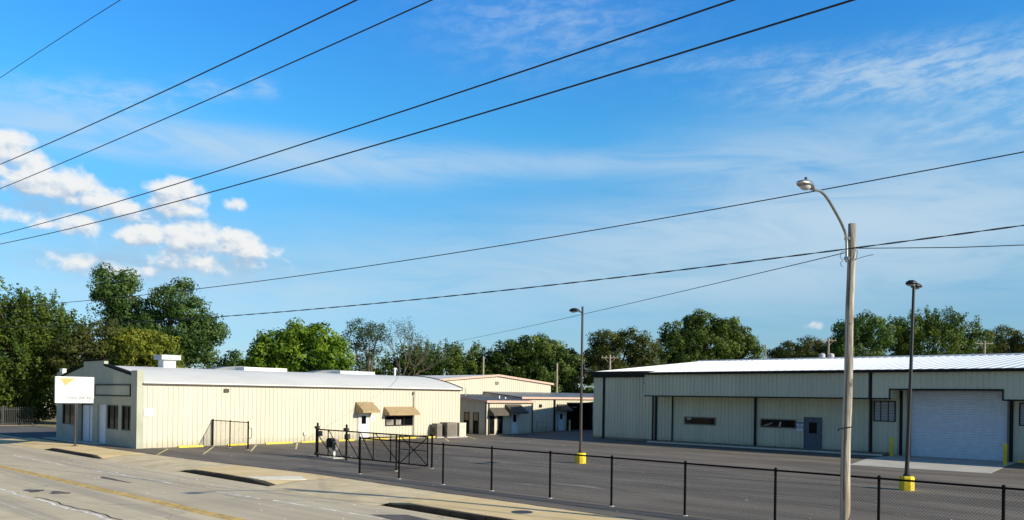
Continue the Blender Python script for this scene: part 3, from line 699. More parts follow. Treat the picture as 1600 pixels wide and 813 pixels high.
for a, b in ((-52.15, -51.5), (-50.98, -50.3)):
    w_ = window(FMY, B1, a, b, .05, 1.97, fm='black', fw=.05); q = MB(); FMY.box(q, a+.06, b-.06, 1.25, 1.91, .042, .046); obj('blind_or_reflection', q, M['tan'], w_)
for a, b in ((50.1, 50.72), (51.15, 51.78)): window(FMX, B1, a, b, .06, 1.72, fm='black', fw=.05)
door(FMX, B1, 53.0, 53.75, .05, 1.95, m_='palewhite', fm='palewhite', glassrect=(53.15, 53.6, 1.1, 1.75), knob=(53.68, .95))
awning(FMX, B1, 49.95, 51.95, 2.42, 1.72, .75, 'greycanvas'); awning(FMX, B1, 52.1, 54.15, 2.72, 1.88, 1.1, 'greycanvas')
q = MB(); q.tube([(-54, 51.6, 3.35), (-54, 51.6, 4.15)], .035, 8); obj('roof_pipe', q, M['galv'], B1)
q = MB(); q.tube([(-51.5, 53.6, 3.2), (-51.5, 53.6, 3.5)], .07, 8); obj('roof_pipe', q, M['white'], B1)
q = MB(); q.tube([(-51.0, 53.9, 3.15), (-51.0, 53.9, 3.38)], .07, 8); obj('roof_pipe', q, M['white'], B1)

# ===== M2: long low wing with dark garage opening
Nx, Ny0, Ny1 = -51.0, 56.05, 84.0
B2 = thing('open_garage_wing', (-53.5, 68, 0), 'long low cream wing with a dark open garage bay and a small dark awning', 'building')
def nz(x): return 3.34 + (Nx-x)*.10
FN = Face('x', Nx)
w = MB(); ribbed(w, (Nx, Ny0), (0, 1), Ny1-Ny0, lambda u: 3.3, openings=[(63.15-Ny0, 67.25-Ny0, 0.0, 2.8)], out=1)
w.quad((-56, Ny0, 0), (Nx, Ny0, 0), (Nx, Ny0, 3.3), (-56, Ny0, 3.8)); w.quad((-56, Ny1, 0), (Nx, Ny1, 0), (Nx, Ny1, 3.3), (-56, Ny1, 3.8)); w.quad((-60, Ny0, 0), (-60, Ny1, 0), (-60, Ny1, 3.8), (-60, Ny0, 3.8))
obj('wall', w, M['cream'], B2)
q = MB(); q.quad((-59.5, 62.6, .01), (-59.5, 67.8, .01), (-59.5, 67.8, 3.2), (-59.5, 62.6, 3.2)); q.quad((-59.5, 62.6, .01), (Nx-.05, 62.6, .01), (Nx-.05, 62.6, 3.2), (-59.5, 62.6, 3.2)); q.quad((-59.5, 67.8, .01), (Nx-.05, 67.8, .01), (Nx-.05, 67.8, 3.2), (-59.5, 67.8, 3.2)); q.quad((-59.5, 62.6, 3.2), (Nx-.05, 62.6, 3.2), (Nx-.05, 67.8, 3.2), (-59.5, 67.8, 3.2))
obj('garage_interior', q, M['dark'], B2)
q = MB(); FN.box(q, 63.05, 63.15, 0, 2.9, -.1, .06); FN.box(q, 67.25, 67.35, 0, 2.9, -.1, .06); FN.box(q, 63.15, 67.25, 2.8, 2.9, -.1, .06); obj('garage_frame', q, M['darkgreen'], B2)
q = MB(); q.add([(-56, Ny0-.1, nz(-56)), (Nx+.2, Ny0-.1, nz(Nx+.2)), (Nx+.2, Ny1, nz(Nx+.2)), (-56, Ny1, nz(-56)), (-56, Ny0-.1, nz(-56)+.07), (Nx+.2, Ny0-.1, nz(Nx+.2)+.07), (Nx+.2, Ny1, nz(Nx+.2)+.07), (-56, Ny1, nz(-56)+.07)], [(0, 3, 2, 1), (4, 5, 6, 7), (0, 1, 5, 4), (1, 2, 6, 5), (2, 3, 7, 6), (3, 0, 4, 7)]); 
q.box((-66, 66.7, 3.6), (-56.003, Ny1, 3.8))
obj('roof', q, M['roofM'], B2)
q = MB(); q.box((Nx+.2, Ny0-.1, 3.22), (Nx+.27, Ny1, 3.42)); obj('gutter', q, M['pink'], B2)
q = MB(); FN.box(q, 60.93, 61.1, 0, 3.22, .03, .14); obj('downspout', q, M['darkgreen'], B2)
door(FN, B2, 61.72, 62.5, .06, 1.98, m_='palewhite', fm='palewhite', glassrect=(61.9, 62.3, 1.2, 1.75), knob=(62.4, .95))
awning(FN, B2, 61.4, 62.95, 2.72, 2.02, .9, 'greycanvas')
q = MB(); FN.box(q, 58.72, 59.08, 2.4, 2.7, .03, .1); obj('wall_vent', q, M['darkgreen'], B2)
q = MB(); FN.box(q, 65.9, 66.4, 2.3, 2.45, -1.6, -1.3); obj('garage_lamp', q, M['white'], B2)

# ===== B: long metal shop on the right with canopy
BX0, BX1, BY0, BY1, BC = -41.0, 13.0, 54.3, 91.0, 52.4
B = thing('white_roofed_metal_shop', (-14, 72, 0), 'long grey green metal shop with bright white ribbed roof and overhanging canopy', 'building')
RZ = 7.25; RY = 72.2
def bz(y): return RZ - abs(y-RY)*(RZ-5.62)/(RY-54.3)
FB = Face('y', BY0); FC = Face('y', BC)
w = MB(); ribbed(w, (BX0, BY0), (1, 0), BX1-BX0, lambda u: 5.5, openings=[(-15.83-BX0, -10.4-BX0, 0, 4.24)], out=1, z0=.0)
w.quad((BX0, BY0, 0), (BX0, BY1, 0), (BX0, BY1, bz(BY1)-.1), (BX0, RY, RZ-.1), (BX0, BY0, 5.5)); w.quad((BX1, BY0, 0), (BX1, BY1, 0), (BX1, BY1, bz(BY1)-.1), (BX1, RY, RZ-.1), (BX1, BY0, 5.5)); w.quad((BX0, BY1, 0), (BX1, BY1, 0), (BX1, BY1, bz(BY1)-.1), (BX0, BY1, bz(BY1)-.1))
obj('wall', w, M['shopwall'], B)
# roof sheets with standing ribs
q = MB(); x = BX0-.3
ye = 54.05; yc = 52.15
def sheet(x0, x1, yf):
    q.add([(x0, yf, bz(yf)), (x1, yf, bz(yf)), (x1, RY, RZ), (x0, RY, RZ), (x0, yf, bz(yf)-.05), (x1, yf, bz(yf)-.05)], [(0, 1, 2, 3), (0, 4, 5, 1)])
sheet(BX0-.3, -34.72, ye); sheet(-34.72, BX1+.2, yc)
q.quad((BX0-.3, RY, RZ), (BX1+.2, RY, RZ), (BX1+.2, BY1+.2, bz(BY1+.2)), (BX0-.3, BY1+.2, bz(BY1+.2)))
k = 0
x = BX0
while x < BX1:
    yf = ye if x < -34.8 else yc
    for x0 in (x,):
        q.add([(x0, yf, bz(yf)+.003), (x0+.12, yf, bz(yf)+.003), (x0+.085, yf, bz(yf)+.045), (x0+.035, yf, bz(yf)+.045), (x0, RY, RZ+.003), (x0+.12, RY, RZ+.003), (x0+.085, RY, RZ+.045), (x0+.035, RY, RZ+.045)], [(0, 1, 2, 3), (0, 3, 7, 4), (3, 2, 6, 7), (2, 1, 5, 6)])
    x += .61
q.tube([(BX0-.3, RY, RZ+.02), (BX1+.2, RY, RZ+.02)], .12, 6)
obj('roof', q, M['roofB'], B)
q = MB()
q.box((BX0-.3, ye-.10, 5.40), (-34.72, ye-.003, 5.655)); q.box((BX0-.1, ye, 5.15), (-34.72, BY0-.031, 5.40))
q.box((-34.72, yc-.10, 5.28), (BX1+.2, yc-.003, 5.475))
q.add([(BX0-.36, ye-.1, 5.42), (BX0-.36, RY, RZ-.2), (BX0-.36, RY, RZ+.03), (BX0-.36, ye-.1, 5.65), (BX0-.303, ye-.1, 5.42), (BX0-.303, RY, RZ-.2), (BX0-.303, RY, RZ+.03), (BX0-.303, ye-.1, 5.65)], [(0, 3, 2, 1), (4, 5, 6, 7), (0, 1, 5, 4), (1, 2, 6, 5), (2, 3, 7, 6), (3, 0, 4, 7)])
q.add([(-34.76, yc-.1, 5.26), (-34.76, ye-.1, 5.42), (-34.76, ye-.1, 5.65), (-34.76, yc-.1, 5.475), (-34.725, yc-.1, 5.26), (-34.725, ye-.1, 5.42), (-34.725, ye-.1, 5.65), (-34.725, yc-.1, 5.475)], [(0, 3, 2, 1), (4, 5, 6, 7), (0, 1, 5, 4), (1, 2, 6, 5), (2, 3, 7, 6), (3, 0, 4, 7)])
obj('gutter', q, M['darkgreen'], B)
# canopy
q = MB(); ribbed(q, (-34.6, BC), (1, 0), BX1+34.6, lambda u: 5.42, openings=[(-16.43+34.6, -10.32+34.6, 3.0, 4.28)], out=1, z0=3.68, pitch=.305, depth=.055)
q.quad((-34.6, BC, 3.68), (-34.6, BY0, 3.68), (-34.6, BY0, 5.5), (-34.6, BC, 5.4))
for a, b in ((-34.6, -16.43), (-10.32, BX1)): q.quad((a, BC, 3.69), (b, BC, 3.69), (b, BY0, 3.69), (a, BY0, 3.69))
q.quad((-16.43, BC, 4.28), (-10.32, BC, 4.28), (-10.32, BY0, 4.28), (-16.43, BY0, 4.28))
for a in (-16.43, -10.32): q.quad((a, BC, 3.68), (a, BY0, 3.68), (a, BY0, 4.28), (a, BC, 4.28))
CN = obj('canopy', q, M['shopwall'], B)
q = MB()
FC.box(q, -34.6, -16.40, 3.60, 3.69, -.06, .05); FC.box(q, -10.35, BX1, 3.60, 3.69, -.06, .05); FC.box(q, -16.40, -10.35, 4.19, 4.28, -.06, .05)
FC.box(q, -16.48, -16.40, 3.6, 4.28, .032, .052); FC.box(q, -10.35, -10.27, 3.6, 4.28, .032, .052); FC.box(q, -17.68, -17.52, 3.69, 5.28, .032, .09)
obj('canopy_trim', q, M['darkgreen'], CN)
for x, wd, zt in ((-39.88, .16, 5.15), (-34.70, .14, 3.6), (-33.2, .07, 3.6), (-26.26, .16, 3.6), (-18.18, .16, 3.6), (-16.32, .16, 4.18), (-10.22, .18, 4.0), (-3.2, .16, 3.6), (3.2, .16, 3.6)): q = MB(); FB.box(q, x-wd/2, x+wd/2, 0, zt, .03, .12); obj('downspout', q, M['darkgreen'], B)
q = MB(); q.tube([(-34.95, BY0-.13, .1), (-34.95, BY0-.13, 5.1)], .06, 8); obj('downspout', q, M['darkgreen'], B)
w_ = window(FB, B, -32.15, -29.45, 1.46, 2.08, fm='acgrey', fw=.08)
q = MB(); FB.box(q, -31.9, -31.55, 1.85, 1.98, .042, .046); obj('sticker', q, M['palegrey'], w_)
w_ = window(FB, B, -25.88, -23.2, 1.46, 2.12, fm='acgrey', fw=.08)
q = MB(); q.prism([(-25.75, 1.6), (-24.9, 1.9), (-25.0, 1.75), (-25.4, 1.58)], 'y', BY0-.046, BY0-.042); obj('hanging_cloth', q, M['acgrey'], w_)
q = MB(); q.prism([(-24.5, 1.58), (-24.38, 1.58), (-24.3, 1.9), (-24.42, 1.9)], 'y', BY0-.046, BY0-.042); obj('hanging_cloth', q, M['palegrey'], w_)
for a, b in ((-18.02, -16.66), (-9.85, -8.4)):
    window(FB, B, a, b, 2.16, 3.52, mull=(a+.45, b-.45), fm='darkgreen', fw=.07, hor=[2.3+.1*i for i in range(12)], pm='palegrey', label='high window covered by pale blinds')
door(FB, B, -22.6, -21.45, .08, 2.25, m_='greyblue', fm='greyblue', glassrect=(-22.3, -21.75, 1.2, 1.95), knob=(-22.3, 1.1), label='dark blue grey steel door with small window')
# roll-up door
q = MB()
zz = 0.01
while zz < 4.2:
    q.add([(-15.78, BY0+.12, zz), (-10.45, BY0+.12, zz), (-10.45, BY0+.09, zz+.02), (-15.78, BY0+.09, zz+.02), (-10.45, BY0+.09, zz+.13), (-15.78, BY0+.09, zz+.13), (-10.45, BY0+.12, zz+.152), (-15.78, BY0+.12, zz+.152)], [(0, 1, 2, 3), (3, 2, 4, 5), (5, 4, 6, 7)]); zz += .152
obj('roll_up_door', q, M['palewhite'], B, label='large pale blue white roll-up door')
q = MB(); q.box((-15.98, BY0-.07, 0), (-15.79, BY0+.15, 4.26)); q.box((-10.44, BY0-.07, 0), (-10.32, BY0+.15, 4.26)); q.box((-15.79, BY0-.07, 4.16), (-10.44, BY0+.15, 4.26)); obj('roll_up_door_frame', q, M['acgrey'], B)
q = MB(); q.blob((-35.95, BY0-.12, 4.72), (.12, .12, .1)); obj('wall_light', q, M['white'], B, smooth=True)
q = MB(); q.box((BX0-.05, BY0-.06, -.02), (-17.0, BY0-.033, .16)); q.box((-34.6, 52.9, -.1), (-17.0, BY0-.062, .10)); obj('base_slab', q, M['footing'], B)
q = MB(); q.box((-34.6, 52.82, -.05), (-17.0, 52.897, .095)); obj('slab_edge', q, M['acbeige'], B)
q = MB(); q.box((-9.9, BY0-.12, 0), (6, BY0-.035, .12)); obj('kerb_strip', q, M['yellow'], B)
# ---------------------------------------------------------------- small fixed things
def sign(name, mbs, label, loc):
    t = thing(name, loc, label, 'sign')
    for nm, mb, m_ in mbs: obj(nm, mb, m_, t)
    return t
def text_mesh(body, size, name, m_, parent, origin, ux, uy, ext=.004, bold=0):
    cu = bpy.data.curves.new(name, 'FONT'); cu.body = body; cu.size = size; cu.extrude = ext; cu.offset = bold; cu.align_x = 'LEFT'; cu.resolution_u = 3
    tmp = bpy.data.objects.new('tmp', cu); COL.objects.link(tmp)
    me = bpy.data.meshes.new_from_object(tmp.evaluated_get(bpy.context.evaluated_depsgraph_get()))
    bpy.data.objects.remove(tmp); bpy.data.curves.remove(cu)
    ux = Vector(ux); uy = Vector(uy); o = Vector(origin); off = wloc(parent); n = ux.cross(uy)
    for v in me.vertices: v.co = o + ux*v.co.x + uy*v.co.y + n*v.co.z - off
    me.materials.clear(); me.materials.append(m_)
    ob = bpy.data.objects.new(name, me); COL.objects.link(ob); ob.parent = parent
    return ob
# business sign on its pole, face towards the sun
SX = -53.3
t = thing('business_sign', (SX, 17.5, 0), 'white board sign with an amber triangle on a single post by the road', 'sign')
q = MB(); q.box((SX-.09, 16.35, 2.67), (SX+.09, 18.56, 4.30)); bd = obj('sign_board', q, M['white'], t, bevel=.01)
q = MB(); q.tube([(SX, 17.52, 0), (SX, 17.52, 2.67)], .055, 12); q.box((SX-.15, 17.37, 0), (SX+.15, 17.67, .03)); obj('post', q, M['brown'], t)
def tri(pts, m_, d, nm): q = MB(); q.prism(pts, 'x', SX+.091+d, SX+.094+d); return obj(nm, q, m_, bd)
tri([(16.46, 4.21), (17.78, 4.21), (16.86, 3.48)], M['palegrey'], 0, 'logo')
tri([(16.53, 4.21), (17.66, 4.21), (16.86, 3.58)], M['white'], .004, 'logo')
tri([(16.62, 4.20), (17.48, 4.20), (16.88, 3.72)], M['amber'], .008, 'logo')
text_mesh('HAKE LINE, INC.', .205, 'lettering', M['lettergrey'], bd, (SX+.092, 17.02, 2.93), (0, 1, 0), (0, 0, 1), bold=.006)
q = MB(); q.box((SX+.091, 17.0, 2.80), (SX+.094, 18.46, 2.82)); q.box((SX+.091, 17.5, 2.86), (SX+.094, 18.0, 2.875)); obj('underline', q, M['palegrey'], bd)
# notice on the front corner of the cream wall
q = MB(); q.box((AX1+.031, 19.95, 1.95), (AX1+.045, 20.48, 2.42)); q2 = [('printed_line', MB().box((AX1+.046, 20.02, z), (AX1+.048, y, z+.02)), M['palegrey']) for z, y in ((2.12, 20.41), (2.04, 20.3))]
sign('wall_notice', [('plate', q, M['white'])]+q2, 'plain white notice near the front corner of the cream wall', (AX1, 20.2, 1.95))
q = MB(); q.box((AX1+.031, 36.86, 1.35), (AX1+.045, 37.2, 1.82)); 
sign('wall_notice', [('plate', q, M['white'])]+[('printed_line', MB().box((AX1+.046, 36.9, 1.42+i*.1), (AX1+.048, 37.16, 1.46+i*.1)), M['blue']) for i in range(4)], 'white notice with blue lines beside the awninged white door', (AX1, 37, 1.35))
q = MB(); q.box((-23.17, BY0-.045, 1.32), (-22.74, BY0-.03, 1.94)); q2 = MB()
q3 = MB(); q4 = MB(); q5 = MB(); q2.box((-23.17, BY0-.049, 1.84), (-22.74, BY0-.046, 1.94)); q3.box((-23.17, BY0-.049, 1.57), (-22.74, BY0-.046, 1.65)); q4.box((-23.08, BY0-.049, 1.46), (-22.83, BY0-.046, 1.5)); q5.prism([(-23.06, 1.82), (-22.85, 1.82), (-22.95, 1.7)], 'y', BY0-.049, BY0-.046)
sign('door_notice', [('plate', q, M['white'])]+[('printed_band', z_, M['blue']) for z_ in (q2, q3, q4, q5)], 'blue and white notice between the long window and the dark blue door', (-22.95, BY0, 1.32))

# wheel stops along the cream wall
for i, (y0, y1, x, lb) in enumerate(((21.75, 23.35, -48.3, 'faded yellow wheel stop nearest the front corner of the cream wall'), (25.0, 26.45, -48.35, 'yellow wheel stop seen behind the short fence panel'), (27.7, 29.75, -48.35, 'bright yellow wheel stop right of the short fence panel'),
      (30.5, 32.1, -48.45, 'yellow wheel stop between the short fence panel and the sliding gate'), (32.6, 35.0, -48.5, 'yellow wheel stop left of the white side door'), (36.0, 38.2, -48.5, 'yellow wheel stop under the notice by the side door'), (38.9, 40.9, -48.5, 'yellow wheel stop below the wide awninged window'), (42.0, 43.3, -48.3, 'yellow wheel stop in front of the air conditioning units'))):
    q = MB(); q.prism([(x-.09, 0), (x+.09, 0), (x+.055, .13), (x-.055, .13)], 'y', y0, y1)
    o = obj('wheel_stop', q, M['stopyellow'], bevel=.012); tag(o, lb, 'wheel stop', 'yellow wheel stops along the cream wall')
# bollards
def bollard(x, y, h, r, m_, lb, grp=None):
    q = MB(); q.lathe((x, y, 0), [(r, 0), (r, h-.06), (r*.8, h-.02), (r*.4, h)], 14)
    o = obj('bollard', q, m_, smooth=False); tag(o, lb, 'bollard', grp); return o
bollard(-9.95, 51.3, 1.22, .1, M['yellow'], 'yellow bollard at the right corner of the roll-up door', 'yellow bollards at the roll-up door')
bollard(-16.6, 53.3, 1.2, .1, M['yellow'], 'yellow bollard in shade at the left of the roll-up door', 'yellow bollards at the roll-up door')
bollard(-50.55, 63.0, 1.15, .09, M['yellowline'], 'dull yellow bollard at the left jamb of the dark garage bay', 'bollards at the dark garage bay')
bollard(-50.55, 67.4, 1.15, .09, M['yellowline'], 'dull yellow bollard at the right jamb of the dark garage bay', 'bollards at the dark garage bay')
bollard(-51.35, 49.0, .95, .05, M['acbeige'], 'thin pale post before the tall narrow windows of the low annex')
# rail by the wing
q = MB(); q.tube([(-49.9, 57.2, 0), (-49.9, 57.2, 1.0), (-49.9, 58.6, 1.0), (-49.9, 58.6, 0)], .025, 6); tag(obj('hand_rail', q, M['acgrey']), 'small grey pipe rail on the ground beside the open garage wing', 'rail')

# air conditioning units
def ac(x0, y0, x1, y1, h, m_, lb, fan):
    t = thing('air_conditioner', ((x0+x1)/2, (y0+y1)/2, 0), lb, 'air conditioner', 'air conditioning units at the end of the cream wall')
    q = MB(); q.box((x0, y0, .08), (x1, y1, h)); q.box((x0-.02, y0-.02, h), (x1+.02, y1+.02, h+.04)); obj('housing', q, m_, t, bevel=.01)
    q = MB(); q.box((x0-.1, y0-.1, -.02), (x1+.1, y1+.1, .078)); obj('base', q, M['block'], t)
    q = MB()
    n = int((y1-y0)/.09)
    for i in range(n):
        y = y0+.06+i*.09
        if y+.03 < y1-.04: q.box((x1+.003, y, .18), (x1+.018, y+.03, h-.12))
    obj('grille', q, m_, t)
    if fan:
        q = MB(); xc = (x0+x1)/2; fr_ = min(.42, (x1-x0)/2-.04); q.prism([(xc+fr_*math.cos(a*math.pi/12), .62+fr_*math.sin(a*math.pi/12)) for a in range(24)], 'y', y0-.06, y0-.003); f_ = obj('fan', q, M['black'], t)
        q = MB()
        for r in (fr_*.36, fr_*.66, fr_*.96):
            q.tube([(xc+r*math.cos(a*math.pi/12), y0-.08, .62+r*math.sin(a*math.pi/12)) for a in range(25)], .012, 5, cap=False)
        obj('fan_guard', q, M['acgrey'], f_)
ac(-48.75, 42.85, -48.1, 43.4, 1.12, M['acgrey'], 'small grey condenser with round fan, leftmost of the air conditioning units', True)
ac(-48.7, 43.65, -47.75, 44.75, 1.2, M['acgrey'], 'large brown grey louvred air conditioning unit in the middle of the row', True)
ac(-48.55, 44.95, -47.7, 45.7, 1.16, M['acbeige'], 'pale beige air conditioning unit nearest the low annex', False)

# ---------------------------------------------------------------- car park lamps
def lamp(x, y, h, lb, heads, lean=0, base_r=.29):
    t = thing('car_park_lamp', (x, y, 0), lb, 'lamp post', 'tall car park lamps on yellow bases')
    q = MB(); q.lathe((x, y, 0), [(base_r, -.1), (base_r, .50), (base_r-.03, .55)], 12 if len(heads) == 1 else 8); obj('base', q, M['yellow'], t)
    q = MB(); q.lathe((x, y, .55), [(.14, 0), (.14, .05), (.09, .12), (.075, .45)], 12)
    q.tube([(x, y, .9), (x+lean*.5, y, h*.5), (x+lean, y, h)], [.078, .066, .055], 12); obj('pole', q, M['brown'] if len(heads) == 1 else M['black'], t, smooth=False)
    for (dx, dy, L) in heads:
        d = Vector((dx, dy, 0)).normalized(); top = Vector((x+lean, y, h-.12 if len(heads) > 1 else h-.35)); s = Vector((-d.y, d.x, 0))
        q = MB(); q.tube([top, top+d*.12+Vector((0, 0, .08)), top+d*.2+Vector((0, 0, .12))], .03, 8); ar = obj('arm', q, M['black'], t)
        q = MB(); c = top+d*(.16+L/2)+Vector((0, 0, .13)); vs = []; fs = []
        prof = [(-.5, .07, .03), (-.42, .13, .09), (-.15, .20, .15), (.15, .21, .15), (.38, .17, .11), (.5, .09, .04)]
        for a, w_, hh in prof:
            for k in range(10):
                an = 2*math.pi*k/10; zz = math.sin(an)*hh*(1 if math.sin(an) > 0 else .35)
                vs.append(c+d*a*L+s*w_*math.cos(an)+Vector((0, 0, zz)))
        for i in range(len(prof)-1):
            for k in range(10): fs.append((i*10+k, i*10+(k+1) % 10, (i+1)*10+(k+1) % 10, (i+1)*10+k))
        fs.append(tuple(range(9, -1, -1))); fs.append(tuple(50+k for k in range(10))); q.add(vs, fs)
        hd = obj('lamp_head', q, M['black'], t, smooth=True)
        q = MB(); q.blob(c+d*.06+Vector((0, 0, -.045)), (.15, .13, .05)); obj('lens', q, M['palegrey'], hd, smooth=True)
    return t
lamp(-25.72, 33.0, 8.25, 'slim brown car park lamp with one head, on a round yellow base', [(-.9, -.45, .55)], .0)
lamp(-9.84, 33.5, 8.05, 'black two-headed car park lamp standing in front of the roll-up door', [(.10, -.99, .62), (-.10, .99, .62)], .16)

# ---------------------------------------------------------------- wooden street light pole
PX, PY = -7.40, 20.25
t = thing('street_light_pole', (PX, PY, 0), 'weathered wooden pole with a curved steel lamp arm in front of the fence', 'street light')
q = MB(); pts = []; rs = []
for i in range(13):
    z = -.3 + 8.22*i/12; pts.append((PX+.012*z+.012*math.sin(i*1.3), PY+.01*math.sin(i), z)); rs.append(.121-.0038*z)
q.tube(pts, rs, 18); obj('pole', q, M['wood'], t, smooth=True)
q = MB(); tx = PX+.09
cur = [(tx-.06, PY-.16, 6.95), (tx-.06, PY-.17, 7.35), (tx-.06, PY-.24, 7.62), (tx-.05, PY-.55, 7.84), (tx-.05, PY-1.0, 8.08), (tx-.05, PY-1.5, 8.30), (tx-.05, PY-1.85, 8.37), (tx-.05, PY-2.15, 8.35), (tx-.05, PY-2.35, 8.34)]
# smooth the bend
P = [Vector(c) for c in cur]; sm = []
for i in range(len(P)-1):
    p0 = P[max(i-1, 0)]; p1 = P[i]; p2 = P[i+1]; p3 = P[min(i+2, len(P)-1)]
    for k in range(4):
        s = k/4; sm.append(.5*((2*p1)+(p2-p0)*s+(2*p0-5*p1+4*p2-p3)*s*s+(3*p1-p0-3*p2+p3)*s**3))
sm.append(P[-1]); q.tube(sm, .035, 10); AR = obj('lamp_arm', q, M['galv'], t, smooth=True)
q = MB(); q.box((tx-.11, PY-.2, 7.50), (tx-.0, PY-.05, 7.57)); q.box((tx-.11, PY-.2, 7.0), (tx-.0, PY-.05, 7.08)); obj('bracket', q, M['galv'], AR)
c = (tx-.05, PY-2.66, 8.34)
q = MB(); vs = []; fs = []; prof = [(-.40, .02, .02, .01), (-.36, .09, .05, .03), (-.2, .15, .10, .05), (0, .16, .115, .05), (.16, .12, .09, .045), (.30, .065, .055, .04), (.38, .05, .045, .04)]
for a, w_, up, dn in prof:
    for k in range(14):
        an = 2*math.pi*k/14; s_ = math.sin(an); vs.append((c[0]+w_*math.cos(an), c[1]+a, c[2]+(s_*up if s_ > 0 else s_*dn)))
for i in range(len(prof)-1):
    for k in range(14): fs.append((i*14+k, i*14+(k+1) % 14, (i+1)*14+(k+1) % 14, (i+1)*14+k))
fs.append(tuple(range(13, -1, -1))); fs.append(tuple(84+k for k in range(14))); q.add(vs, fs)
HD = obj('lamp_head', q, M['galv'], t, smooth=True)
q = MB(); q.blob((c[0], c[1]-.08, c[2]-.03), (.12, .16, .085)); obj('lens', q, M['glasslens'] if 'glasslens' in M else M['palegrey'], HD, smooth=True)
q = MB(); q.tube([(c[0], c[1]-.05, c[2]+.09), (c[0], c[1]-.05, c[2]+.18)], .03, 10); obj('photocell', q, M['brown'], HD)
q = MB()
q.tube([(PX-.14, PY-.1, 2.78), (PX, PY-.17, 2.80), (PX+.15, PY-.08, 2.84), (PX+.15, PY+.1, 2.84), (PX-.1, PY+.14, 2.80), (PX-.15, PY, 2.78), (PX-.17, PY-.03, 2.72)], .014, 6); obj('strap', q, M['black'], t)
q = MB()
def curl(pts): q.tube([Vector((PX+.09, PY, 7.2))+Vector(p) for p in pts], .007, 5)
curl([(-.1, -.12, .05), (-.18, -.2, 0), (-.2, -.22, -.12), (-.14, -.2, -.2), (-.2, -.2, -.28), (-.16, -.16, -.36)]); curl([(.1, -.1, -.22), (.2, -.1, -.18), (.35, -.1, -.15), (.55, -.08, -.12)]); curl([(.1, -.1, .05), (.18, -.1, 0), (.16, -.1, -.15), (.12, -.1, -.2)])
q.tube([(PX+.03, PY-.15, 1.0), (PX+.06, PY-.15, 4.0), (PX+.09, PY-.14, 6.95)], .008, 5)
obj('loose_wire', q, M['black'], t)

# ---------------------------------------------------------------- chain link fences and the sliding gate
def mesh_fabric(mb, a, b, z0, z1, pitch=.078, r=.0020):
    a = Vector((*a, 0)); b = Vector((*b, 0)); L = (b-a).length; d = (b-a)/L; n = Vector((d.y, -d.x, 0)); H = z1-z0
    k = -H
    while k < L:
        for sg in (1, -1):
            u0, u1 = (k, k+H) if sg == 1 else (k+H, k)
            lo, hi = z0, z1; s0, s1 = 0., 1.
            # clip u to [0, L]
            for lim, side in ((0, -1), (L, 1)):
                f0 = (u0-lim)*side; f1 = (u1-lim)*side
                if f0 > 0 and f1 > 0: s0 = 1; s1 = 0; break
                if f0 > 0: s0 = max(s0, f0/(f0-f1))
                elif f1 > 0: s1 = min(s1, f0/(f0-f1))
            if s1-s0 < .02: continue
            p = [a+d*(u0+(u1-u0)*s)+Vector((0, 0, lo+(hi-lo)*s))+n*(.003*sg) for s in (s0, s1)]
            w_ = Vector((0, 0, 1)).cross(d)
            side_ = (d*(-1 if sg == 1 else 1)+Vector((0, 0, 1))).normalized()
            q = [side_*r, w_*r, -side_*r, -w_*r]
            mb.add([p[0]+e for e in q]+[p[1]+e for e in q], [(0, 1, 5, 4), (1, 2, 6, 5), (2, 3, 7, 6), (3, 0, 4, 7)])
        k += pitch
def fence_part(t, pts, posts, h, r=.036, rt=.026, thick=()):
    for i, (x, y) in enumerate(posts):
        q = MB(); rr = r*1.35 if i in thick else r
        q.lathe((x, y, -.1), [(rr, 0), (rr, h+.12), (rr*1.2, h+.125), (rr*1.1, h+.16), (rr*.4, h+.18)], 10); obj('post', q, M['blackvinyl'], t)
        q = MB(); q.lathe((x, y, -.05), [(.10, 0), (.10, .055), (.07, .075)], 9); o = obj('footing', q, M['slab'], t)
    q = MB(); q.tube([(x, y, h) for x, y in pts], rt, 8); obj('top_rail', q, M['blackvinyl'], t)
    q = MB()
    for a, b in zip(pts, pts[1:]): mesh_fabric(q, a, b, .05, h-.01)
    for a, b in zip(pts, pts[1:]): q.tube([(a[0], a[1], .06), (b[0], b[1], .06)], .004, 4)
    obj('mesh_fabric', q, M['blackvinyl'], t)
FY0 = 20.78
t = thing('chain_link_fence', (-14, FY0, 0), 'long black chain link fence along the pavement with a short return to the gate', 'fence')
xs = [-28.35, -25.65, -22.95, -20.3, -17.5, -14.92, -12.25, -9.45, -6.75, -4.05, -1.35, 1.35]
fence_part(t, [(-28.35, 24.6), (-28.35, FY0), (1.35, FY0)], [(x, FY0) for x in xs]+[(-28.35, 22.8), (-28.35, 24.95)], 1.56, thick=(0, 13))
t = thing('chain_link_fence', (-46.8, 24.25, 0), 'short black chain link fence running out from the cream wall', 'fence')
fence_part(t, [(-48.85, 24.25), (-44.35, 24.25)], [(-48.85, 24.25), (-46.6, 24.25), (-44.35, 24.25)], 1.66, thick=(0, 2))
q = MB(); q.tube([(-44.35, 24.25, 1.35), (-44.0, 24.25, 1.32), (-43.93, 24.25, 1.2), (-43.93, 24.25, .85), (-44.05, 24.25, .72), (-44.35, 24.25, .7)], .018, 8); obj('gate_catch', q, M['blackvinyl'], t)
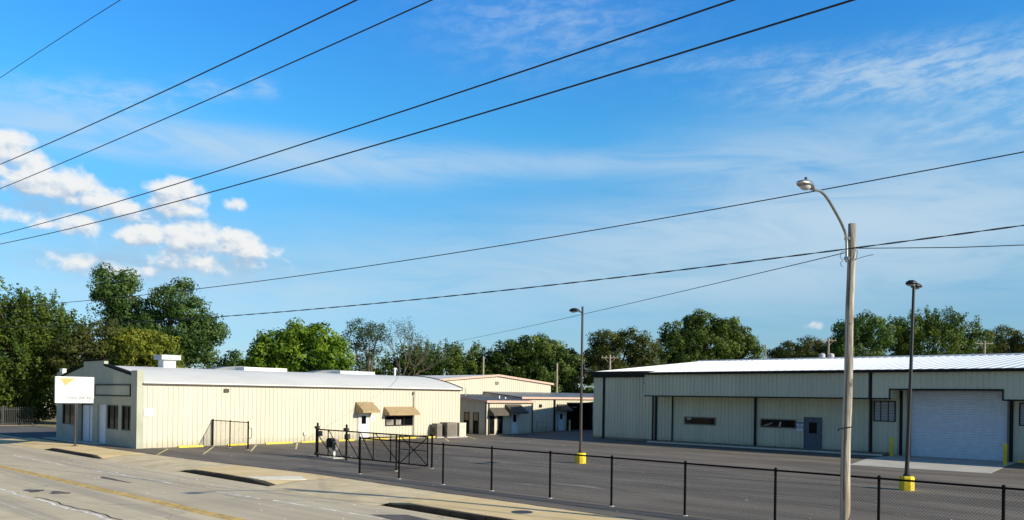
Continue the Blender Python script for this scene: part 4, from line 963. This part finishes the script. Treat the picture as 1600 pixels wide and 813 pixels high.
# sliding gate
GY = 24.35
t = thing('sliding_gate', (-32.5, GY, 0), 'black pipe frame sliding gate with diagonal braces and crossed end bay', 'gate')
q = MB(); X0, X1, ZB, ZT = -37.2, -27.98, .17, 1.53; r = .033
for z in (ZB, ZT): q.tube([(X0, GY, z), (X1, GY, z)], r, 8)
for x in (X0, -36.05, -33.3, -32.1, -30.72, -30.05, -29.3, X1): q.tube([(x, GY, ZB), (x, GY, ZT)], r*.8 if x not in (X0, X1) else r, 8)
fr = obj('gate_frame', q, M['blackvinyl'], t)
q = MB()
for a, za, b, zb in ((-37.15, 1.3, -35.8, .25), (-36.05, ZT, -34.75, ZB), (-34.55, 1.35, -33.35, ZB), (-33.25, ZT, -32.15, ZB), (-32.0, ZT, -30.1, ZB), (-30.05, ZT, X1, ZB), (-30.05, ZB, X1, ZT), (-30.05, .85, X1, .86)): q.tube([(a, GY+.03, za), (b, GY+.03, zb)], .023, 6)
obj('brace', q, M['blackvinyl'], t)
q = MB(); mesh_fabric(q, (X0, GY), (X1, GY), ZB, ZT); obj('mesh_fabric', q, M['blackvinyl'], t)
for x, lb in ((-37.3, 'a'), (-34.62, 'b')):
    q = MB(); q.lathe((x, GY+.16, -.1), [(.055, 0), (.055, 1.92), (.065, 1.93), (.02, 1.99)], 12); po = obj('roller_post', q, M['blackvinyl'], t)
    q = MB()
    for z in (1.63, .2): q = MB(); q.box((x+.02, GY-.06, z-.07), (x+.3, GY+.1, z+.07)); q.tube([(x+.16, GY-.09, z), (x+.16, GY-.03, z)], .075, 10); obj('roller', q, M['black'], po)
q = MB(); q.box((-37.05, GY+.02, 1.17), (-36.65, GY+.05, 1.45)); tag(obj('gate_notice', q, M['acgrey']), 'small grey plate hung on the left end of the sliding gate', 'sign')
t = thing('gate_operator', (-36.3, 24.85, 0), 'dark green gate motor box on a white stand behind the sliding gate', 'gate motor')
q = MB(); q.box((-36.75, 24.7, .55), (-36.3, 25.0, 1.02)); q.box((-36.72, 24.72, 1.02), (-36.33, 24.98, 1.06)); obj('motor_box', q, M['darkgreen'], t, bevel=.02)
q = MB(); q.box((-36.3, 24.75, .45), (-35.95, 24.98, 1.0)); obj('control_box', q, M['acgrey'], t, bevel=.01)
q = MB(); q.box((-36.34, 24.8, .05), (-36.2, 24.92, .5)); q.box((-36.1, 24.72, .86), (-36.02, 24.748, .94)); obj('stand', q, M['white'], t)
q = MB(); q.box((-36.9, 24.45, -.05), (-35.7, 25.2, .04)); obj('pad', q, M['slab'], t)

# ---------------------------------------------------------------- overhead cables
def cable(pts, r, lb, grp='overhead cables across the sky', twist=False):
    q = MB()
    if twist:
        for ph in (0, math.pi):
            pp = []
            for i in range(len(pts)*1):
                p = Vector(pts[i]); pp.append(p)
            q2 = []
            L = 0; n = len(pp)
            for i in range(n):
                if i: L += (pp[i]-pp[i-1]).length
                q2.append(pp[i]+Vector((0, math.cos(L*4.5+ph), math.sin(L*4.5+ph)))*r*.9)
            q.tube(q2, r*.8, 5)
    else: q.tube(pts, r, 6)
    return tag(obj('overhead_cable', q, M['wire'], smooth=True), lb, 'cable', grp)
Yw = 6.0
for (a, b, c, r, lb, x0, x1) in ((-.00102461, -.116028, 9.47578, .008, 'single cable crossing only the top left corner of the sky', -75, 22),
     (.000818602, -.0282461, 8.23081, .011, 'upper cable of the pair that crosses the top left cloud', -75, 22), (.000532687, -.0243216, 7.84937, .009, 'lower cable of the pair that crosses the top left cloud', -75, 22),
     (.000934363, -.0102455, 6.75125, .0085, 'upper cable of the long pair sweeping from the clouds to the top right', -75, 22), (.00115688, -.00677607, 6.45416, .0085, 'lower cable of the long pair sweeping from the clouds to the top right', -75, 22)):
    n = 60; cable([(x0+(x1-x0)*i/n, Yw, a*(x0+(x1-x0)*i/n)**2+b*(x0+(x1-x0)*i/n)+c) for i in range(n+1)], r, lb)
def slant(Aa, Bb, co, s0, s1, r, lb, n=70, twist=False):
    pts = []
    for i in range(n+1):
        s = s0+(s1-s0)*i/n; pts.append((Aa[0]+(Bb[0]-Aa[0])*s, Aa[1]+(Bb[1]-Aa[1])*s, co[0]*s*s+co[1]*s+co[2]))
    cable(pts, r, lb, twist=twist)
def road_cable(co, x0, x1, r, lb, n, twist=False):
    # both cables cross the road at a slight angle
    cable([(x, 20.8+.217*x, co[0]*x*x+co[1]*x+co[2]) for x in (x0+(x1-x0)*i/n for i in range(n+1))], r, lb, twist=twist)
road_cable((.00118968, .0935087, 9.248475), 12, -60, .013, 'cable passing just over the curved street lamp arm', 80)
road_cable((.00112272, .0746779, 7.591522), 12, -60, .0125, 'thick twisted cable passing in front of the top of the wooden pole', 420, True)
slant((-7.4, 20.45), (-77.6, 64.39), (.91, 1.01, 7.27), .001, 1.0, .011, 'thin cable dropping from the wooden pole to the far trees')
cable([(-7.25, 20.25, 7.30), (-5, 20.4, 7.08), (-2, 20.6, 6.88), (3, 21, 6.9), (8, 21.4, 7.2)], .010, 'thin level cable running right from the wooden pole')

# ---------------------------------------------------------------- far utility poles
def upole(x, y, h, lb, cross=True, trans=0, r=.14, m_='polewood'):
    t = thing('utility_pole', (x, y, -.3), lb, 'utility pole', 'wooden utility poles among the far trees')
    q = MB(); q.tube([(x, y, -.3), (x, y, h)], [r*1.2, r*.8], 10); obj('pole', q, M[m_], t)
    if cross:
        q = MB(); d = Vector((.75, .66, 0)); c = Vector((x, y, h-.35))
        q.tube([c-d*.95, c+d*.95], .055, 4); q.tube([c-d*.6, c+Vector((0, 0, -.7))], .03, 4); q.tube([c+d*.6, c+Vector((0, 0, -.7))], .03, 4)
        for k in (-.85, -.4, .4, .85): q.tube([c+d*k+Vector((0, 0, .05)), c+d*k+Vector((0, 0, .25))], .05, 6)
        obj('crossarm', q, M[m_], t)
    for k in range(trans):
        d = Vector((.75, .66, 0)); c = Vector((x, y, h-3.2))+d*(-.75+k*1.1)-Vector((0, 0, 0)); q = MB(); q.lathe(c, [(.30, 0), (.36, .1), (.36, 1.1), (.30, 1.2), (.1, 1.3)], 12); obj('transformer', q, M['palegrey'], t)
upole(-70.8, 70.7, 8.4, 'utility pole rising behind the roof of the pink trimmed gable', cross=False)
upole(-60.8, 73.2, 7.5, 'bare utility pole just right of the pink trimmed gable', cross=False)
upole(-51.8, 71.5, 8.2, 'utility pole with crossarm between the slim lamp and the white roofed shop', cross=True)
upole(-43.8, 93.0, 10.3, 'thin utility pole at the right edge of the tall domed tree', cross=False, r=.10)
upole(-38.0, 98.0, 11.2, 'utility pole with two grey transformers left of the wooden street pole', trans=2)
upole(-22.6, 105.0, 10.7, 'utility pole with short crossarm above the right end of the white roof', trans=1)

# ---------------------------------------------------------------- far left: iron fence and house
t = thing('iron_fence', (-87.6, 22, 0), 'black iron fence under the big tree at the far left', 'fence')
q = MB(); y = 12.0
while y < 24.9: q.box((-87.62, y, -.1), (-87.58, y+.045, 1.75)); y += .16
obj('pickets', q, M['black'], t)
q = MB(); [q.box((-87.63, 12, z), (-87.57, 24.9, z+.05)) for z in (.15, 1.5)]; obj('rail', q, M['black'], t)
for y in (12, 14.6, 17.2, 19.8, 22.4, 24.9): q = MB(); q.box((-87.66, y-.06, -.1), (-87.54, y+.06, 1.9)); obj('post', q, M['black'], t)
t = thing('raised_house', (-104, 32, -.3), 'pale raised house with dark skirting behind the iron fence', 'house')
q = MB(); q.box((-108, 24, 1.3), (-100, 41, 3.8)); obj('wall', q, M['acbeige'], t)
q = MB(); q.box((-107.8, 24.2, -.3), (-100.15, 40.8, 1.297)); obj('skirting', q, M['brown'], t)
q = MB(); q.add([(-108.4, 23.6, 3.8), (-99.6, 23.6, 3.8), (-99.6, 41.4, 3.8), (-108.4, 41.4, 3.8), (-104, 23.6, 5.6), (-104, 41.4, 5.6)], [(0, 1, 4), (1, 2, 5, 4), (2, 3, 5), (3, 0, 4, 5), (0, 3, 2, 1)]); obj('roof', q, M['brown'], t)
Fh = Face('x', -100)
for a in (26.5, 30.3, 34.5): window(Fh, t, a, a+1.0, 1.8, 3.0, fm='brown', base=.003, dep=.05)
q = MB(); Fh.box(q, 32.2, 32.95, 1.35, 3.1, .003, .05); obj('door', q, M['white'], t)
# ---------------------------------------------------------------- trees
def leafmat(name, a, b, trans=.35):
    m = bpy.data.materials.new(name); m.use_nodes = True; t = m.node_tree; t.nodes.clear(); g = G(t)
    at = t.nodes.new('ShaderNodeAttribute'); at.attribute_name = 'tone'
    c = g.ramp(at.outputs['Fac'], [(0, a), (1, b)])
    d = t.nodes.new('ShaderNodeBsdfPrincipled'); t.links.new(c, d.inputs['Base Color']); d.inputs['Roughness'].default_value = .55; d.inputs['Specular IOR Level'].default_value = .25
    tr = t.nodes.new('ShaderNodeBsdfTranslucent'); t.links.new(g.mix(1, c, (1.0, 1.15, .5), 'MULTIPLY'), tr.inputs[0])
    mx = t.nodes.new('ShaderNodeMixShader'); mx.inputs[0].default_value = trans; t.links.new(d.outputs[0], mx.inputs[1]); t.links.new(tr.outputs[0], mx.inputs[2])
    o = t.nodes.new('ShaderNodeOutputMaterial'); t.links.new(mx.outputs[0], o.inputs[0])
    return m
LEAF = {'feather': leafmat('leaf_feather', (.032, .068, .010), (.165, .225, .035)),
        'olive': leafmat('leaf_olive', (.042, .062, .014), (.145, .155, .038)),
        'dark': leafmat('leaf_dark', (.028, .070, .018), (.13, .21, .05)),
        'yellow': leafmat('leaf_yellow', (.06, .10, .010), (.29, .30, .035)),
        'bright': leafmat('leaf_bright', (.045, .11, .008), (.22, .33, .025)),
        'bluegreen': leafmat('leaf_bluegreen', (.035, .060, .030), (.11, .16, .08)),
        'mid': leafmat('leaf_mid', (.028, .062, .012), (.14, .20, .035))}
M['bark'] = mat('bark', (.11, .085, .065), .95, var=.15, scale=3, bump=.6, bscale=12)
PAR = {'feather': dict(s=.30, cl=.78, k=1.0, spray=1), 'olive': dict(s=.28, cl=.78, k=1.0, spray=0), 'dark': dict(s=.32, cl=.90, k=.82, spray=0), 'yellow': dict(s=.32, cl=.72, k=1.1, spray=0),
       'bright': dict(s=.36, cl=.85, k=1.0, spray=0), 'bluegreen': dict(s=.24, cl=.5, k=.6, spray=0), 'mid': dict(s=.36, cl=.92, k=1.0, spray=0)}
def crown(rng, base, lobes, p, density=1.0):
    """leaf sized quads gathered in clumps spread over and inside every lobe"""
    R_ = np.array(RGT); F_ = np.array(FWD)
    P = []; Nn = []; T = []; Sz = []
    for li, (off, up, rr, rz) in enumerate(lobes):
        dep = (rr+rz)/2*1.05
        c = np.array(base) + R_*off + np.array([0, 0, up]) + F_*rng.uniform(-.5, .5)*dep
        area = (rr*dep+rr*rz+dep*rz)*4.2
        nc = max(7, int(area*1.15/(p['cl']**2)*.50))
        d = rng.normal(size=(nc, 3)); d /= np.linalg.norm(d, axis=1)[:, None]
        rad = rng.uniform(.45, 1.0, nc)**.5
        cc = c + (R_[None]*(d[:, :1]*rr) + F_[None]*(d[:, 1:2]*dep) + np.array([0, 0, 1])*(d[:, 2:]*rz))*rad[:, None]
        tone = np.clip(rng.normal(.45, .22, nc), 0, 1)
        for k in range(nc):
            cr = p['cl']*rng.uniform(.6, 1.3)
            n = int(46*p['k']*density*(cr/.6)**1.6)
            if p['spray']:
                ax = d[k]*.8 + np.array([0, 0, .7]) + rng.normal(size=3)*.35; ax /= np.linalg.norm(ax)
                tt = rng.uniform(-.5, 1.3, n)[:, None]; q = cc[k] + ax*tt*cr*1.5 + rng.normal(size=(n, 3))*cr*.26*(1.3-tt*.6)
                nrm = rng.normal(size=(n, 3))*.6 + d[k]*.9 + np.array([0, 0, .25])
            else:
                e = rng.normal(size=(n, 3)); e /= np.linalg.norm(e, axis=1)[:, None]
                q = cc[k] + e*cr*(rng.uniform(.2, 1.0, n)**.5)[:, None]*np.array([1, 1, .75]); nrm = rng.normal(size=(n, 3))*.38 + d[k]*.55 + e*1.15
            P.append(q); Nn.append(nrm); T.append(np.clip(tone[k]+rng.normal(0, .12, n), 0, 1)); Sz.append(p['s']*rng.uniform(.6, 1.25, n))
    P = np.concatenate(P); Nn = np.concatenate(Nn); T = np.concatenate(T); Sz = np.concatenate(Sz)
    Nn /= np.linalg.norm(Nn, axis=1)[:, None]
    a = np.cross(Nn, rng.normal(size=Nn.shape)); a /= np.linalg.norm(a, axis=1)[:, None]; b = np.cross(Nn, a)
    s = Sz[:, None]
    V = np.stack([P-a*s*.5, P-b*s*.3+Nn*s*.08, P+a*s*.5, P+b*s*.3+Nn*s*.08], 1).reshape(-1, 3)
    return V, T
def build_tree(x, y, kind, label, lobes, seed, density=1.0, bare=None):
    rng = np.random.default_rng(seed); base = (x, y, -.3); p = PAR[kind]
    t = thing('broadleaf_tree', base, label, 'tree', 'trees behind the buildings')
    V, T = crown(rng, base, lobes, p, density)
    n = len(T); me = bpy.data.meshes.new('crown')
    me.vertices.add(n*4); me.vertices.foreach_set('co', (V-np.array(base)).astype(np.float32).ravel())
    me.loops.add(n*4); me.loops.foreach_set('vertex_index', np.arange(n*4, dtype=np.int32))
    me.polygons.add(n); me.polygons.foreach_set('loop_start', np.arange(0, n*4, 4, dtype=np.int32)); me.polygons.foreach_set('loop_total', np.full(n, 4, dtype=np.int32))
    me.update(calc_edges=True)
    at = me.attributes.new('tone', 'FLOAT', 'FACE'); at.data.foreach_set('value', T.astype(np.float32))
    me.materials.append(LEAF[kind]); o = bpy.data.objects.new('crown', me); COL.objects.link(o); o.parent = t
    top = max(l[1]+l[3] for l in lobes); r0 = .028*top+.06
    q = MB(); rr = random.Random(seed); B0 = Vector(base)
    fork = B0+Vector((0, 0, top*.30)); q.tube([B0, B0+Vector((.05, .05, top*.15)), fork], [r0*1.25, r0, r0*.8], 9)
    for l in sorted(lobes, key=lambda l: -l[1])[:9]:
        e = B0+RGT*l[0]+Vector((0, 0, l[1])); mid = fork.lerp(e, .5)+Vector((rr.uniform(-.4, .4), rr.uniform(-.4, .4), top*.03))
        q.tube([fork-Vector((0, 0, .3)), mid, e], [r0*.55, r0*.33, r0*.08], 6)
        for k in range(4):
            a = mid.lerp(e, rr.uniform(0, .8)); d = Vector((rr.uniform(-1, 1), rr.uniform(-1, 1), rr.uniform(.1, 1))).normalized()*l[2]*.9
            q.tube([a, a+d*.6+Vector((0, 0, .1)), a+d], [r0*.16, r0*.1, r0*.03], 4)
    if bare: bare(q, B0, rr, r0)
    obj('trunk', q, M['bark'], t)
    return n
TREES=[
(-93.5, 25.0, 'feather', 'tall dark green feathery tree overhanging the black iron fence', [(0.24, 9.92, 4.19, 2.51), (4.57, 8.98, 3.04, 2.09), (-3.72, 8.87, 4.06, 3.58), (0.96, 6.28, 5.07, 2.98), (5.61, 5.68, 2.7, 2.39), (2.2, 11.93, 1.76, 1.31), (-0.99, 3.6, 4.06, 2.27), (3.98, 3.34, 2.16, 1.79), (-4.65, 4.22, 3.38, 2.98), (1.36, 1.32, 2.03, 0.84), (-0.79, 12.75, 1.62, 1.19)]),
(-83.1, 29.2, 'olive', 'olive brown tree with fine leaves between the iron fence tree and the tallest tree', [(-0.07, 8.78, 2.44, 2.16), (-1.94, 7.17, 2.44, 2.16), (0.91, 6.27, 1.93, 1.93), (-1.27, 4.34, 2.32, 1.7), (1.82, 8.93, 1.41, 1.14)]),
(-89.1, 37.3, 'dark', 'tallest tree, dark green with a double crown, behind the cream front building', [(-4.43, 15.22, 2.32, 2.13), (-3.16, 16.23, 1.31, 1.21), (-5.47, 13.64, 1.6, 1.42), (-2.61, 12.4, 2.61, 1.71), (-0.96, 11.71, 2.03, 1.57), (-0.07, 8.73, 3.63, 1.99), (2.14, 13.74, 2.32, 1.85), (3.18, 15.47, 1.09, 0.85), (1.19, 10.17, 5.08, 2.7), (4.15, 12.35, 2.18, 1.85), (5.25, 10.23, 2.47, 1.85), (5.94, 11.52, 1.02, 0.85), (6.82, 9.68, 0.94, 0.78), (-2.94, 10.83, 2.9, 2.42), (3.5, 8.07, 2.9, 1.71), (0.3, 8.03, 3.63, 1.71)]),
(-75.6, 30.7, 'yellow', 'rounded yellow green tree tucked against the rear of the arched roof', [(0.13, 7.62, 2.93, 1.91), (1.75, 6.75, 1.59, 1.56), (-1.53, 6.58, 2.07, 1.32), (-3.31, 5.48, 2.44, 0.96), (0.39, 5.83, 3.05, 1.32)]),
(-94.2, 49.0, 'dark', 'small blue green trees low on the skyline left of the bright green tree', [(-1.25, 6.95, 1.15, 0.97), (0.92, 7.55, 1.32, 1.29), (-3.28, 7.25, 1.32, 1.13), (2.53, 7.98, 0.99, 1.13)]),
(-72.1, 44.9, 'bright', 'bright green round maple rising behind the middle of the arched roof', [(-0.21, 9.59, 2.16, 1.46), (-2.38, 8.24, 2.43, 1.86), (-3.82, 7.22, 1.22, 1.46), (2.25, 9.29, 2.16, 1.46), (3.47, 7.32, 2.03, 1.99), (0.29, 7.28, 3.52, 2.12), (-1.35, 5.93, 3.04, 1.19), (2.3, 5.65, 2.84, 0.93), (-4.6, 6.22, 1.08, 0.8)]),
(-80.6, 60.2, 'bluegreen', 'half bare tree with blue green leaves on its left side only', [(-1.15, 12.12, 1.8, 1.12), (-1.93, 10.67, 1.47, 1.44), (0.15, 10.54, 2.12, 2.08), (-1.26, 8.52, 2.29, 1.92), (1.1, 11.36, 1.47, 1.28), (-1.64, 6.75, 2.45, 1.12)]),
(-80.6, 72.5, 'feather', 'low wide mass of feathery dark green branches behind the arched roof end', [(-3.1, 7.94, 2.49, 1.75), (-0.06, 8.51, 3.38, 1.57), (3.44, 8.56, 2.85, 1.4), (0.84, 6.95, 5.52, 1.22), (-5.72, 7.73, 1.96, 1.75), (-7.89, 7.0, 2.32, 1.22), (6.07, 7.46, 1.78, 1.22), (6.52, 6.59, 2.67, 1.05)]),
(-71.0, 78.8, 'mid', 'broad mid green tree behind the pink trimmed gable', [(-1.35, 9.16, 3.15, 2.14), (1.47, 10.05, 2.97, 1.71), (3.8, 8.97, 3.15, 1.89), (5.52, 7.97, 2.62, 2.06), (-1.74, 6.84, 4.02, 2.06), (2.55, 6.21, 4.55, 2.57), (6.41, 5.84, 2.97, 2.23), (-3.47, 7.84, 1.57, 1.37)]),
(-61.0, 85.3, 'olive', 'olive tinged tree beside the left car park lamp', [(-1.1, 11.32, 2.23, 1.51), (2.01, 11.37, 2.4, 1.35), (0.36, 9.24, 3.77, 2.19), (3.71, 9.71, 2.23, 2.02), (-2.16, 9.21, 1.89, 1.85), (-0.03, 6.71, 4.46, 1.51), (4.16, 7.61, 2.57, 1.85)]),
(-58.7, 106.5, 'mid', 'tall domed tree rising over the left end of the white metal roof', [(-1.09, 14.65, 2.92, 1.72), (-4.7, 13.45, 2.72, 1.91), (2.26, 14.03, 2.34, 1.72), (4.48, 12.44, 2.34, 2.1), (5.84, 10.74, 1.36, 1.91), (-0.57, 11.6, 6.03, 2.86), (-5.8, 10.58, 2.92, 2.48), (0.9, 9.24, 5.84, 1.53), (-2.06, 15.78, 1.36, 0.86), (-3.4, 9.47, 3.89, 1.53)]),
(-49.3, 115.3, 'olive', 'low olive tree just left of the wooden street pole', [(1.53, 11.62, 2.53, 1.34), (-1.32, 11.01, 2.14, 1.14), (-3.41, 10.31, 1.36, 0.86), (4.21, 11.28, 1.95, 1.53), (0.89, 9.9, 5.25, 0.95)]),
(-38.4, 111.8, 'dark', 'dark green tree right behind the wooden street pole', [(-0.56, 13.85, 1.96, 1.75), (-2.55, 13.12, 1.78, 1.92), (1.2, 13.0, 2.14, 2.1), (-0.95, 10.79, 4.1, 1.75), (-2.88, 11.19, 1.78, 1.75)]),
(-33.2, 122.1, 'feather', 'wide dark tree with upswept branch tips behind the right car park lamp', [(-4.64, 13.21, 2.4, 1.63), (-1.75, 13.88, 2.4, 1.63), (1.23, 14.37, 2.59, 1.45), (4.42, 13.51, 2.59, 1.63), (-0.09, 11.64, 5.54, 1.81), (5.8, 11.72, 2.59, 1.45), (-5.06, 11.12, 2.77, 1.63)]),
(-26.5, 136.5, 'olive', 'yellowish small tree at the right end of the white roof', [(-0.11, 13.66, 2.53, 1.34), (-2.39, 12.67, 1.75, 1.53), (2.57, 12.74, 2.53, 1.91), (0.21, 11.47, 3.89, 1.14), (6.38, 13.27, 2.92, 2.48)]),
]

def bare_limbs(q, B0, rr, r0):
    """leafless limbs leaning to the right of the half bare tree"""
    def grow(p, d, L, r, depth):
        pts = [p]; 
        for k in range(3):
            d = (d+Vector((rr.uniform(-.22, .22), rr.uniform(-.22, .22), rr.uniform(-.05, .15)))).normalized(); p = p+d*L/3; pts.append(p)
        q.tube(pts, [r, r*.85, r*.7, r*.55], 5)
        tips.append((p, depth))
        if depth:
            for k in range(3): 
                dd = (d+Vector((rr.uniform(-.8, .8), rr.uniform(-.8, .8), rr.uniform(-.25, .6)))).normalized()
                grow(pts[rr.choice((2, 3))], dd, L*rr.uniform(.55, .8), r*.55, depth-1)
    for off, L in ((.35, 5.4), (.55, 5.0), (.1, 5.6), (.8, 4.6)):
        grow(B0+RGT*(3.6+off)+Vector((0, 0, 4.6)), (RGT*off+Vector((0, 0, 1))).normalized(), L*.62, .10, 4)
    q.tube([B0+Vector((0, 0, 1)), B0+RGT*3.2+Vector((0, 0, 3)), B0+RGT*3.8+Vector((0, 0, 4.8))], [.25, .2, .12], 7)
tips = []
tot = 0
for i, (x, y, kind, lb, lobes) in enumerate(TREES):
    bare = bare_limbs if kind == 'bluegreen' else None
    tot += build_tree(x, y, kind, lb, lobes, 100+i, bare=bare, density=.55 if bare else 1)
print('leaves', tot)
# the few leaves left on the bare limbs
for o in list(COL.objects):
    if o.name.startswith('crown') and o.parent and 'half bare' in o.parent.get('label', ''):
        rng = np.random.default_rng(3); base = np.array(o.parent.location); me = o.data; P = []
        for p, d in tips:
            if d <= 1 and rng.random() < .75:
                for k in range(5): P.append(np.array(p)+rng.normal(size=3)*.22-base)
        P = np.array(P); n = len(P); N_ = rng.normal(size=(n, 3)); a = rng.normal(size=(n, 3)); a /= np.linalg.norm(a, axis=1)[:, None]; b = np.cross(a, N_); b /= np.linalg.norm(b, axis=1)[:, None]
        V = np.stack([P-a*.09, P-b*.06, P+a*.09, P+b*.06], 1).reshape(-1, 3)
        m2 = bpy.data.meshes.new('sparse_leaves'); m2.from_pydata([tuple(v) for v in V], [], [(4*k, 4*k+1, 4*k+2, 4*k+3) for k in range(n)])
        at = m2.attributes.new('tone', 'FLOAT', 'FACE'); at.data.foreach_set('value', rng.uniform(.2, .9, n).astype(np.float32))
        m2.materials.append(LEAF['bluegreen']); s_ = bpy.data.objects.new('sparse_leaves', m2); COL.objects.link(s_); s_.parent = o.parent
# far woods closing the horizon
rng = np.random.default_rng(77); q = None
lobes = []
for k in range(150):
    a = -42 + 84*k/149; dd = 175+rng.uniform(-8, 8); lobes.append((math.tan(R(a))*dd, rng.uniform(1.5, 3.2), rng.uniform(3, 5), rng.uniform(2, 3.5), ))
V, T = crown(rng, tuple(FWD*175+Vector((0, 0, -.3))), lobes, dict(s=1.3, cl=1.9, k=.5, spray=0))
me = bpy.data.meshes.new('far_woods'); me.from_pydata([tuple(v) for v in V], [], [(4*k, 4*k+1, 4*k+2, 4*k+3) for k in range(len(T))])
at = me.attributes.new('tone', 'FLOAT', 'FACE'); at.data.foreach_set('value', T.astype(np.float32)); me.materials.append(LEAF['mid'])
o = bpy.data.objects.new('far_woods', me); COL.objects.link(o); o['kind'] = 'stuff'; o['label'] = 'low band of far off dark green woods'
